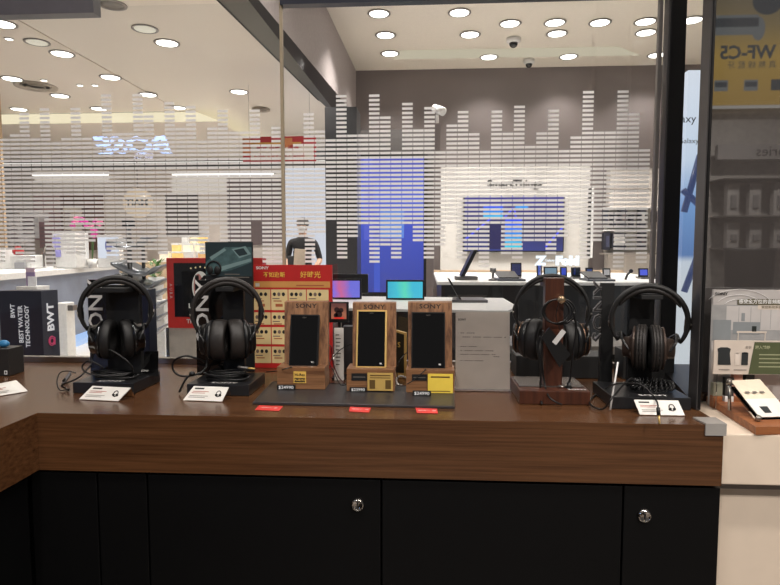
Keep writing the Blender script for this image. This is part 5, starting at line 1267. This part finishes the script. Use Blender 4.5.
for k, (x0, x1, y0, y1, st_, w_) in enumerate(((277, 295, 386, 390.5, W1, 'leftmost'), (349.5, 366.5, 387.5, 391.5, W2, 'middle'), (412.5, 431, 391.5, 396, W3, 'rightmost'))):
    Y = st_[1] - .006 if k < 2 else P(420, 396, Z=MZ).y
    a = P(x0, y1, Y=Y); b = P(x1, y0, Y=Y); hh = b.z - a.z
    t = thing('price_cubes', 'strip of little black price cubes in front of the %s walnut stand' % w_, 'price tag', ((a.x + b.x) / 2, Y, MZ))
    m = MB().box((a.x, Y, MZ + .0003), (b.x, Y + .005, MZ + .0003 + hh), MATTE, b=.0004); m.build('strip', t)
    m = MB(); m.text('$24990' if k == 0 else ('$23990' if k == 1 else '$24990'), face(((a.x + b.x) / 2, Y, MZ + .0003 + hh / 2), X3, Z3, .0004), hh * .95, mat('digit_white', (235, 235, 235), .5, em=.2), xs=1.1, sp=1.0); m.build('digits', t)
# red stickers on counter front
for (pts, lab) in (([(255, 410), (279, 411), (283, 406.5), (259, 405.5)], 'left'), ([(349, 411.5), (369, 412.5), (371, 408), (350, 407)], 'middle'), ([(417, 413), (438, 413.5), (437, 409), (415.5, 408)], 'right')):
    v = [P(*p, Z=CT + .0006) for p in pts]
    t = thing('promotion_sticker', 'flat red promotion sticker on the counter edge, the %s one of three' % lab, 'sticker', (sum(p.x for p in v) / 4, sum(p.y for p in v) / 4, CT))
    m = MB().slab(v, Z3, .0005, REDS); m.build('sheet', t)
    M = face((v[0] + v[2]) / 2 + Vector((0, 0, .0005)), v[1] - v[0], v[3] - v[0], .0003); m = MB(); m.text('限時優惠', M, .008, mat('pale_pink_ink', (240, 190, 185), .6), bold=.0001); m.build('print', t)
# small framed screen between W1 and W2
Yf = 1.27; a = P(329, 322.5, Y=Yf); b = P(348.6, 302, Y=Yf)
t = thing('small_screen', 'little black-framed screen with an orange and red figure picture between walnut stands', 'screen', ((a.x + b.x) / 2, Yf, CT))
m = MB().box((a.x, Yf, a.z), (b.x, Yf + .006, b.z), SATIN, b=.001); m.build('frame', t)
w = b.x - a.x; h = b.z - a.z; M = face((a.x, Yf, a.z), X3, Z3, .0004); m = MB(); prect(m, M, .005, .008, w - .005, h - .003, gradient('orange_pic', [(0, (190, 70, 45)), (.6, (180, 110, 80)), (1, (110, 60, 55))], 'Z', a.z - CT, b.z - CT, .7, .4))
for x, y, r_ in ((.4, .62, .006), (.62, .6, .0055), (.5, .4, .008), (.35, .35, .005)): pdisc(m, M, x * w, y * h, r_, r_, mat('pic_dark', (50, 28, 30), .5), .0003, 10)
prect(m, M, .25 * w, .18 * h, .75 * w, .26 * h, mat('pic_red', (205, 50, 40), .5, em=.3), .0004); m.build('display', t)
m = MB().box(((a.x + b.x) / 2 - .003, Yf + .006, CT + .0006), ((a.x + b.x) / 2 + .003, Yf + .011, b.z - .01), SATIN); m.box(((a.x + b.x) / 2 - .015, Yf - .012, CT + .0006), ((a.x + b.x) / 2 + .015, Yf + .03, CT + .004), SATIN); m.build('stand', t)
# white paper strip
a = P(334.5, 369, Y=1.25); b = P(343.5, 328, Y=1.25)
t = thing('leaflet_strip', 'narrow white printed leaflet standing under the little screen', 'leaflet', ((a.x + b.x) / 2, 1.25, CT))
m = MB().box((a.x, 1.25, CT + .0006), (b.x, 1.252, b.z), WHITEP); m.build('sheet', t)
m = MB(); M = face((a.x, 1.25, a.z), X3, Z3, .0004); w = b.x - a.x; h = b.z - a.z
for k in range(9): prect(m, M, .15 * w, h * (.1 + .09 * k), w * (.55 + .05 * (k % 4)), h * (.1 + .09 * k + .025), INKG)
m.build('print', t)
# black perforated boxes/speakers behind (x 343-352 , y 325-368)
a = P(343.5, 369, Y=1.34); b = P(355, 326, Y=1.34)
m = MB().box((a.x, 1.33, CT + .0006), (b.x, 1.36, b.z), mat('charcoal_box', (46, 44, 46), .4), b=.001); single('charcoal_carton', 'charcoal carton behind the middle walnut stand', 'box', m, loc=(a.x, 1.34, CT))
# gold box between W2 and W3
Yg = 1.29; a = P(394.6, 362, Y=Yg); b = P(406.8, 331, Y=Yg)
t = thing('gold_carton', 'small black box with a gold edge between the middle and rightmost walnut stands', 'box', ((a.x + b.x) / 2, Yg, CT))
m = MB().slab([(a.x - .004, Yg, CT + .0006), (b.x, Yg - .012, CT + .0006), (b.x, Yg - .012, b.z - .003), (a.x - .004, Yg, b.z + .003)], (0, 1, 0), .012, GOLD); m.build('edge', t)
m = MB().slab([(a.x - .003, Yg - .0009, CT + .012), (b.x - .003, Yg - .0099, CT + .012), (b.x - .003, Yg - .0099, b.z - .007), (a.x - .003, Yg - .0009, b.z - .001)], (0, -1, 0), .0008, mat('olive_black', (40, 38, 30), .3)); m.build('front_panel', t)
m = MB().text('S', face((b.x - .016, Yg - .0075, b.z - .03), (1, -.4, 0), Z3, .0022), .016, GOLDP); m.build('logo', t)
# player cables
cb = lambda lab, nm, pts, r, mt: tag(MB().tube(spline(pts, 8), r, mt, 7).build(nm, loc=pts[0]), lab, 'cable')
cb('red and black thin cable beside the leftmost walnut stand', 'player_cable', [P(326, 345, Y=1.22), P(331, 347, Y=1.22), P(333, 362, Y=1.22), P(338, 376, Y=1.2), P(344, 383, Y=1.19)], .0012, mat('dark_red_cable', (70, 14, 18), .4))
cb('thin black cable arching between the leftmost and middle walnut stands', 'player_cable', [P(354, 343, Y=1.24), P(340, 350, Y=1.24), P(330, 362, Y=1.22), P(334, 372, Y=1.2), (P(340, 380, Y=1.19).x, 1.19, MZ + .002), (P(346, 385, Y=1.18).x, 1.19, MZ + .002)], .001, CABLE)
cb('thin black cable running down the left of the rightmost walnut stand', 'player_cable', [P(412, 350, Y=1.21), P(405, 354, Y=1.21), P(399, 362, Y=1.2), P(397, 372, Y=1.19), (P(400, 380, Y=1.19).x, 1.19, MZ + .002)], .001, CABLE)
cb('thick white charging cable behind the middle and rightmost walnut stands', 'charging_cable', [P(407, 378, Y=1.24), P(400, 376, Y=1.24), P(396, 380, Y=1.24), P(399, 385, Y=1.22), P(407, 386, Y=1.22)], .0022, mat('white_cable', (220, 220, 218), .4))
cb('black cable over the front block of the rightmost walnut stand', 'player_cable', [P(426, 369, Y=W3[1] - .002), P(421, 374, Y=W3[1] - .006), P(414, 380, Y=W3[1] - .006), P(407, 384, Y=W3[1] - .006)], .001, CABLE)
cb('short black cable from the leftmost walnut stand towards the headphones', 'player_cable', [P(292, 367, Y=W1[1] - .002), P(284, 369, Y=W1[1] - .01), P(276, 371, Y=1.22), P(266, 372, Y=1.24)], .0012, CABLE)
# grey notice in acrylic
Yn = P(483, 391, Z=CT).y; a = P(455.5, 391, Y=Yn); b = P(511, 313, Y=Yn); lean = .018
t = thing('notice_stand', 'grey paper notice with small print in an upright clear acrylic holder', 'notice', ((a.x + b.x) / 2, Yn, CT))
w = b.x - a.x; h = b.z - CT
m = MB().slab([(a.x, Yn, CT + .004), (b.x, Yn, CT + .004), (b.x, Yn + lean, b.z), (a.x, Yn + lean, b.z)], (0, 1, 0), .001, GREYP); m.build('paper', t)
m = MB().slab([(a.x - .002, Yn - .002, CT + .0006), (b.x + .002, Yn - .002, CT + .0006), (b.x + .002, Yn + lean - .002, b.z + .004), (a.x - .002, Yn + lean - .002, b.z + .004)], (0, -1, 0), .0012, CLEAR)
m.box((a.x - .002, Yn - .006, CT + .0004), (b.x + .002, Yn + .03, CT + .003), CLEAR); m.build('acrylic_holder', t)
M = face((a.x, Yn, CT + .004), X3, (0, lean, h - .004), .0006); m = MB()
m.text('SONY', T(M, .013, h * .88, 0), .006, INK, bold=.0002)
for py, x1 in ((336, .38), (340, .95), (349.5, .42), (353.5, .72), (357, .75), (359, .82), (363.5, .55)):
    v = h * (391 - py) / 78; m.text('・' * 1, T(M, .005, v, 0), .004, INK); 
for py, x0, x1 in ((336, .09, .38), (340, .09, .95), (349.5, .09, .42), (353.5, .09, .74), (357.3, .09, .76), (359.3, .7, .88), (363.5, .09, .55)):
    v = h * (391 - py) / 78; n = int((x1 - x0) * w / .0042)
    for k in range(n):
        if (k * 7 + int(py)) % 5: prect(m, M, x0 * w + k * .0042, v, x0 * w + k * .0042 + .003, v + .0017, INKG)
m.build('print', t)

# ================================================================== right-hand fixture
CRM = mat('cream_laminate', (222, 205, 186), .45, noise=.02)
ZW = .925; yW = P(750, 434.5, Z=ZW).y; x0 = RX + .004
t = thing('white_counter', 'cream white counter adjoining the right end of the wooden one', 'counter', (x0 + .4, yW + .2, 0))
zb_ = P(750, 485, Y=yW).z
m = MB().box((x0, yW, zb_), (x0 + 1.2, QB + .1, ZW), CRM, b=.002); m.build('worktop', t)
m = MB().box((x0, yW + .012, zb_ - .012), (x0 + 1.2, QB + .1, zb_ - .0005), mat('shadow_gap', (130, 122, 116), .4, metal=.4)); m.build('shade_strip', t)  # dark band paints the shade under the worktop lip
m = MB().box((CABX + .003, yW + .03, 0), (x0 + 1.2, QB + .1, zb_ - .0125), CRM); m.build('body', t)
# dark glass panel (real, reflects the shop behind the camera)
YP_ = QB + .012
DGL = bpy.data.materials.new('dark_tinted_glass'); DGL.use_nodes = True; nt = DGL.node_tree; b_ = nt.nodes['Principled BSDF']
b_.inputs['Base Color'].default_value = lin((74, 70, 69)); b_.inputs['Roughness'].default_value = .6; b_.inputs['Specular IOR Level'].default_value = 0
gl = nt.nodes.new('ShaderNodeBsdfGlossy'); gl.inputs['Roughness'].default_value = .02; mx = nt.nodes.new('ShaderNodeMixShader')
nz = nt.nodes.new('ShaderNodeTexNoise'); nz.inputs['Scale'].default_value = 2; mr = nt.nodes.new('ShaderNodeMapRange'); mr.inputs['To Min'].default_value = .29; mr.inputs['To Max'].default_value = .34
nt.links.new(nz.outputs['Fac'], mr.inputs['Value']); nt.links.new(mr.outputs['Result'], mx.inputs[0])
nt.links.new(b_.outputs[0], mx.inputs[1]); nt.links.new(gl.outputs[0], mx.inputs[2]); nt.links.new(mx.outputs[0], nt.nodes['Material Output'].inputs['Surface'])
m = MB().box((P(699, 200, Y=YP_).x, YP_, ZW + .0006), (RX + 1.3, YP_ + .012, 2.6), DGL); struct('window_4', m)
# card display on white counter
Yd = QB - .02
a = P(709, 400, Y=Yd); b = P(790, 290, Y=Yd)
SKY = mat('print_blue_grey', (152, 152, 152), .6, noise=.12, nscale=40); PK = mat('print_cream', (206, 194, 182), .6)
t = thing('speaker_display_board', 'pale display board picturing a living room, behind the wooden tray', 'board', ((a.x + b.x) / 2, Yd, ZW))
m = MB().box((a.x, Yd, ZW + .0006), (b.x + .1, Yd + .006, b.z), mat('board_pale', (178, 174, 172), .6)); m.build('board', t)
M = face((a.x, Yd, 0), X3, Z3, .0005); kx = lambda px: P(px, 320, Y=Yd).x - a.x; kz = lambda py: P(750, py, Y=Yd).z
m = MB(); R4 = lambda x0, y0, x1, y1, mm, dz=0: prect(m, M, kx(x0), kz(y1), kx(x1), kz(y0), mm, dz)
R4(711, 305, 800, 341, SKY); R4(726, 306, 800, 330, mat('print_pale', (188, 184, 182), .6), .0002)
for x in (738, 750, 760, 770): R4(x, 307, x + .6, 329, SKY, .0004)
R4(733, 322, 760, 334, mat('print_sofa', (132, 137, 140), .6), .0005); R4(713, 320, 731, 340, mat('print_sofa', (132, 137, 140), .6), .0005); R4(737, 331, 767, 333, PK, .0007); R4(738, 333, 739, 343, PK, .0007); R4(765, 333, 766, 343, PK, .0007)
R4(752, 326, 756.5, 331.5, mat('print_black', (34, 40, 38), .5), .0008); R4(741, 313, 744.5, 321, mat('print_sofa', (132, 137, 140), .6), .0006)
for r_ in (16, 24, 34):
    m.tube([M @ Vector((kx(738 + r_ * math.cos(j * .157)), kz(308 - r_ * .55 * math.sin(j * .157)), .0006)) for j in range(3, 18)], .0004, WINK, 4)
R4(736.5, 299, 800, 304.7, mat('print_olive', (84, 78, 52), .6), .0005); R4(757, 305, 800, 309.5, PK, .0005)
m.text('感受全方位的音頻體驗', T(M, kx(737.5) + .045, kz(301.8), .0008), .009, WINK, bold=.0001); m.text('家庭影院系統', T(M, kx(759) + .022, kz(307.2), .0008), .0065, mat('print_olive', (84, 78, 52), .6))
m.text('SONY', T(M, kx(720), kz(294), .0008), .0075, INK, bold=.0003, xs=1.2); m.build('artwork', t)
# lower card (in front)
Ye = QB - .05; a = P(713, 374, Y=Ye); b = P(790, 341, Y=Ye)
t = thing('product_info_card', 'cream and green card picturing black speakers in front of the display board', 'card', ((a.x + b.x) / 2, Ye, ZW))
m = MB().box((a.x, Ye, a.z), (b.x + .1, Ye + .003, b.z), PK); m.build('card', t)
m = MB().box((a.x + .004, Ye + .0035, ZW + .0006), (a.x + .01, Ye + .006, b.z - .01), CLEAR); m.build('support', t); m = MB().box((b.x, Ye + .0035, ZW + .0006), (b.x + .006, Ye + .006, b.z - .01), CLEAR); m.build('support', t)
M = face((a.x, Ye, 0), X3, Z3, .0005); kx = lambda px: P(px, 355, Y=Ye).x - a.x; kz = lambda py: P(750, py, Y=Ye).z; m = MB()
GN = mat('print_green', (76, 84, 54), .6); m.add([M @ Vector((kx(x), kz(y), 0)) for x, y in ((749, 374), (800, 374), (800, 342), (754, 342))], [(0, 1, 2, 3)], GN)
pts = [(717, 349), (720, 347.5), (727, 347.5), (730.5, 349), (729.5, 353), (731, 365), (718, 365), (718, 353)]
m.add([M @ Vector((kx(x), kz(y), .0003)) for x, y in pts[::-1]], [tuple(range(8))], mat('print_dark', (40, 44, 46), .5))
for x0_, x1_, c_ in ((735, 739.5, GREYP), (741.5, 748, mat('print_dark', (40, 44, 46), .5))): prect(m, M, kx(x0_), kz(365), kx(x1_), kz(353), c_, .0003); pdisc(m, M, kx((x0_ + x1_) / 2), kz(353), (kx(x1_) - kx(x0_)) / 2, .0015, c_, .0003, 14)
for py in (354, 358, 362, 366): prect(m, M, kx(759), kz(py + 1), kx(790), kz(py), mat('print_sage', (160, 164, 130), .6), .0003)
prect(m, M, kx(719), kz(370.3), kx(730), kz(369.6), INKG, .0003); prect(m, M, kx(734), kz(370.3), kx(747), kz(369.6), INKG, .0003)
m.text('深入體驗', T(M, kx(762), kz(347.5), .0004), .007, mat('print_sage', (160, 164, 130), .6), bold=.0002); m.text('套裝', T(M, kx(748), kz(347.5), .0004), .006, INKG); m.build('artwork', t)
# small items below the card
for k, (px, py, cc, lab) in enumerate([(718, 395, (128, 128, 112), 'small sage green book lying beneath the speaker card'), (730, 390, (64, 62, 60), 'small dark box beneath the speaker card'), (738, 386, (200, 150, 130), 'little pinkish box beneath the speaker card'), (750, 386, (40, 40, 42), 'small black speaker beneath the speaker card')]):
    y = Ye + .012; a = P(px - 5, 395, Y=y); b = P(px + 5, py - 12, Y=y); 
    t = thing('small_box', lab, 'box', ((a.x + b.x) / 2, y, ZW)); m = MB().box((a.x, y, ZW + .025), (b.x, y + .012, max(b.z, ZW + .035)), mat('sb%d' % k, cc, .5), b=.001); m.build('carton', t)
    m = MB().box((a.x, y - .001, ZW + .0006), (b.x, y + .013, ZW + .0245), WHITE if k % 2 else TRAYW, b=.001); m.build('block', t)
# wooden tray
zt2 = ZW + .0006
q = [P(706.5, 396, Z=ZW + .014), P(756, 427, Z=ZW + .014), P(800, 426.5, Z=ZW + .014), P(800, 392, Z=ZW + .014)]
t = thing('wooden_tray', 'reddish wooden board lying diagonally on the white counter', 'tray', (q[1].x, q[1].y, ZW))
m = MB().slab([(p.x, p.y, zt2) for p in q], Z3, .0135, TRAYW); m.build('board', t)
# clear slanted holder with leaflet
ZT = ZW + .0145
A = P(757, 420, Z=ZT + .003); B_ = P(795, 419, Z=ZT + .003); A.z = B_.z = ZT + .003
D_ = P(726, 381, Y=A.y + .075); Cc = P(768, 380, Y=A.y + .075)
t = thing('acrylic_leaflet_stand', 'slanted clear acrylic stand with a cream folded leaflet on the wooden tray', 'leaflet holder', A)
nn = (B_ - A).cross(D_ - A).normalized()
m = MB().slab([A, B_, B_ + (D_ - A), D_], -nn, .003, CLEAR); m.build('clear_plate', t)
m = MB(); 
ins = lambda s0, t0, o_: A + (B_ - A) * s0 + (D_ - A) * t0 + nn * o_
m.slab([ins(.1, .05, .001), ins(.95, .05, .001), ins(.95, .5, .001), ins(.1, .5, .001)], nn, .0012, WHITEP); m.slab([ins(.1, .5, .001), ins(.95, .5, .001), ins(.9, .98, .004), ins(.1, .98, .002)], nn, .0012, mat('cream_paper', (220, 208, 186), .6))
m.build('leaflet', t)
m = MB(); m.slab([ins(.32, .14, .0024), ins(.5, .14, .0024), ins(.52, .3, .0024), ins(.3, .3, .0024)], nn, .0003, mat('print_dark', (40, 44, 46), .5))
for j in range(3): m.slab([ins(.2 + .2 * j, .62, .0052), ins(.33 + .2 * j, .62, .0052), ins(.31 + .2 * j, .66, .0052), ins(.2 + .2 * j, .66, .0052)], nn, .0003, INKG)
m.build('print', t)
for s0, t0 in ((.0, .02), (.0, .96)):
    p_ = ins(s0 + .04, t0, .0); m = MB(); m.tube([p_ - nn * .003, p_ + nn * .006], .0045, STEEL, 12); m.build('standoff', t)
m = MB(); p_ = ins(.04, .9, -.004); m.tube([p_, Vector((p_.x + .002, p_.y, ZT + .0003))], .003, STEEL, 8); p_ = ins(.9, .9, -.004); m.tube([p_, Vector((p_.x, p_.y, ZT + .0003))], .003, STEEL, 8); m.build('leg', t)

# ================================================================== shop side behind the camera (seen only as reflections)
def V2R(px, py, Yv, Yp): v = P(px, py, Y=Yv); return Vector((v.x, 2 * Yp - v.y, v.z))
Yv = 4.3; YRr = 2 * YP_ - Yv
a = V2R(690, 300, Yv, YP_); b = V2R(860, -20, Yv, YP_)
m = MB().box((a.x - .3, YRr - .15, 0), (4.5, YRr - .1, 3.0), mat('rear_wall_grey', (150, 146, 142), .6, noise=.1)); struct('wall_rear', m)
# yellow lightbox
a = V2R(700, 103, Yv, YP_); b = V2R(800, -30, Yv, YP_)
t = thing('yellow_lightbox', 'yellow illuminated earbud poster lettered "WF-C5", reflected in the dark glass', 'poster', ((a.x + b.x) / 2, YRr, a.z))
w = b.x - a.x; h = b.z - a.z
m = MB().box((a.x, YRr - .08, a.z), (b.x, YRr, b.z), gradient('yellow_light', [(0, (205, 165, 70)), (.35, (225, 185, 85)), (.6, (170, 150, 100)), (1, (105, 104, 102))], 'Z', 0, h, .9)); m.build('lightbox', t)
Mm = face((b.x, YRr, a.z), (-1, 0, 0), Z3, .004)   # faces +Y : local x runs to -X
fx = lambda px: b.x - V2R(px, 50, Yv, YP_).x; fz = lambda py: V2R(750, py, Yv, YP_).z - a.z
m = MB(); GB = glow('print_steel', (70, 90, 100), .6); GB2 = glow('print_silver', (150, 160, 162), .7)
m.text('WF-C5', T(Mm, (fx(772) + fx(722)) / 2, fz(53), .002), .125, GB, bold=.004, xs=.98); m.text('真無線藍牙', T(Mm, fx(752), fz(65.5), .002), .055, GB, sp=1.5)
def rr_(x0, y0, x1, y1, mm, dz): prect(m, Mm, fx(x1), fz(y1), fx(x0), fz(y0), mm, dz)
rr_(700, 15, 757, 35, GB2, .002); pdisc(m, Mm, fx(757), fz(29), .045, .08, GB2, .0019); rr_(700, 18, 757, 27, GB, .003); pdisc(m, Mm, fx(765), fz(2), .1, .09, GB, .002)
for x in (722, 752): rr_(x - 7, 80, x + 7, 91, GB2, .002); rr_(x - 6, 82, x + 6, 87, GB, .003)
rr_(772, 80, 785, 91, GB, .003)
m.build('artwork', t)
a = V2R(700, 107.5, Yv, YP_); b = V2R(800, 105.5, Yv, YP_)
m = MB().box((a.x, YRr - .05, a.z), (b.x, YRr + .03, b.z), glow('rear_strip', (210, 206, 198), .9)); single('linear_light', 'thin light strip under the yellow poster, reflected in the dark glass', 'light', m, loc=((a.x + b.x) / 2, YRr, a.z))
a = V2R(716, 160, Yv, YP_); b = V2R(830, 144, Yv, YP_)
t = thing('aisle_sign', 'grey sign lettered "Accessories", reflected in the dark glass', 'sign', ((a.x + b.x) / 2, YRr, a.z))
m = MB().box((a.x, YRr - .02, a.z), (b.x, YRr + .02, b.z), mat('sign_grey', (128, 125, 124), .5)); m.build('panel', t)
c = V2R(772, 152, Yv, YP_); m = MB().text('Accessories', face((V2R(790, 152, Yv, YP_).x, YRr + .02, c.z), (-1, 0, 0), Z3, .002), .1, INK); m.build('lettering', t)
t = thing('rear_shelf', 'grey accessory shelf with boards, reflected in the dark glass', 'shelf', (V2R(750, 220, Yv, YP_).x, YRr, 0))
m = MB()
for py in (179, 216, 248): a = V2R(716, py + 1.5, Yv, YP_); b = V2R(830, py, Yv, YP_); m.box((a.x, YRr - .1, a.z), (b.x, YRr + .12, b.z), mat('rear_board', (112, 108, 105), .5))
m.build('boards', t)
nm = ['nearest the window post', 'second from the window post', 'third from the window post']
for row, (y0, y1) in enumerate(((184, 216), (223, 248))):
    for k, x in enumerate((723, 745, 769)):
        a = V2R(x, y1, Yv, YP_); b = V2R(x + 13, y0, Yv, YP_); t = thing('accessory_pack', 'pale accessory pack on the %s reflected shelf row, %s' % (['upper', 'lower'][row], nm[k]), 'package', ((a.x + b.x) / 2, YRr, a.z))
        m = MB().box((a.x, YRr, a.z), (b.x, YRr + .05, b.z), mat('pack_pale', (146, 143, 141), .5), b=.004); m.build('card', t)
        m = MB().box((a.x + .02, YRr + .05, a.z + .05), (b.x - .02, YRr + .065, b.z - .08), mat('pack_dark', (112, 110, 110), .5), b=.004); m.build('contents', t)
c = V2R(748, 292, 3.4, YP_); top = V2R(748, 248, 3.4, YP_)
m = MB().lathe([(.0001, 0), (.08, 0.0), (.125, top.z - .02), (.13, top.z), (.115, top.z), (.1, top.z - .03), (.0001, top.z - .03)], mat('bin_dark', (40, 38, 38), .5), Matrix.Translation((c.x, c.y, 0)), 32)
single('round_bin', 'dark tapering round bin, reflected in the dark glass', 'bin', m, loc=(c.x, c.y, 0))
# BOSE sign reflected in the window
Yv = 6.0; c = V2R(133, 146, Yv, GY)
t = thing('brand_sign', 'glowing pale blue "BOSE" letters mirrored in the shop window', 'sign', c)
wq = abs(V2R(90, 146, Yv, GY).x - V2R(173, 146, Yv, GY).x)
Mf = face(c, (-1, 0, 0), Z3, 0); Sh = Matrix(((1, .35, 0, 0), (0, 1, 0, 0), (0, 0, 1, 0), (0, 0, 0, 1)))
m = MB().text('BOSE', Mf @ Sh, .235, glow('bose_blue', (130, 175, 245), 22), bold=.007, xs=wq / .62, ext=.01); m.build('letters', t)
c2 = V2R(143, 157, Yv, GY); m = MB().text('音響', face(c2, (-1, 0, 0), Z3, 0), .075, glow('bose_small', (200, 210, 255), 9), bold=.002, xs=1.6); m.build('small_letters', t)

# ================================================================== lights
def area(loc, rot, sx, sy, e, c=(1, 1, 1), nm='soft_light'):
    l = bpy.data.lights.new(nm, 'AREA'); l.shape = 'RECTANGLE'; l.size = sx; l.size_y = sy; l.energy = e; l.color = c
    o = bpy.data.objects.new(nm, l); COL.objects.link(o); o.location = loc; o.rotation_euler = rot; return o
for x, y, z, e in ((-1.1, 2.5, 3.2, 60), (-2.4, 3.6, 3.2, 80), (-5.2, 10.6, 2.95, 70), (-3.2, 10.6, 2.95, 70), (-1.6, 10.6, 3.1, 60)):  # unseen fill spots, added to brighten the near mall and far wall
    lamp((x, y, z), e, 2.5, .08, (1, .96, .91), nm='mall_fill_spot')
# shop downlights above the counter
for x, y, e in ((-1.0, .45, 46), (0.05, .35, 46), (.95, .3, 46), (-.6, -1.0, 92), (.6, -1.0, 92)):
    lamp((x, y, 2.9), e, 2.2, .06, (1, .93, .86), nm='shop_downlight_beam')
lamp((1.9, -.7, 2.8), 150, 2.6, .06, (1, .93, .86))  # unseen spot added to brighten the rear wall for the dark glass reflection
lamp((1.2, .5, 2.6), 16, 1.6, .06, (1, .84, .7))
w = bpy.data.worlds.new('world'); SC.world = w; w.use_nodes = True
bg = w.node_tree.nodes['Background']; bg.inputs[0].default_value = (.75, .72, .70, 1); bg.inputs[1].default_value = .13
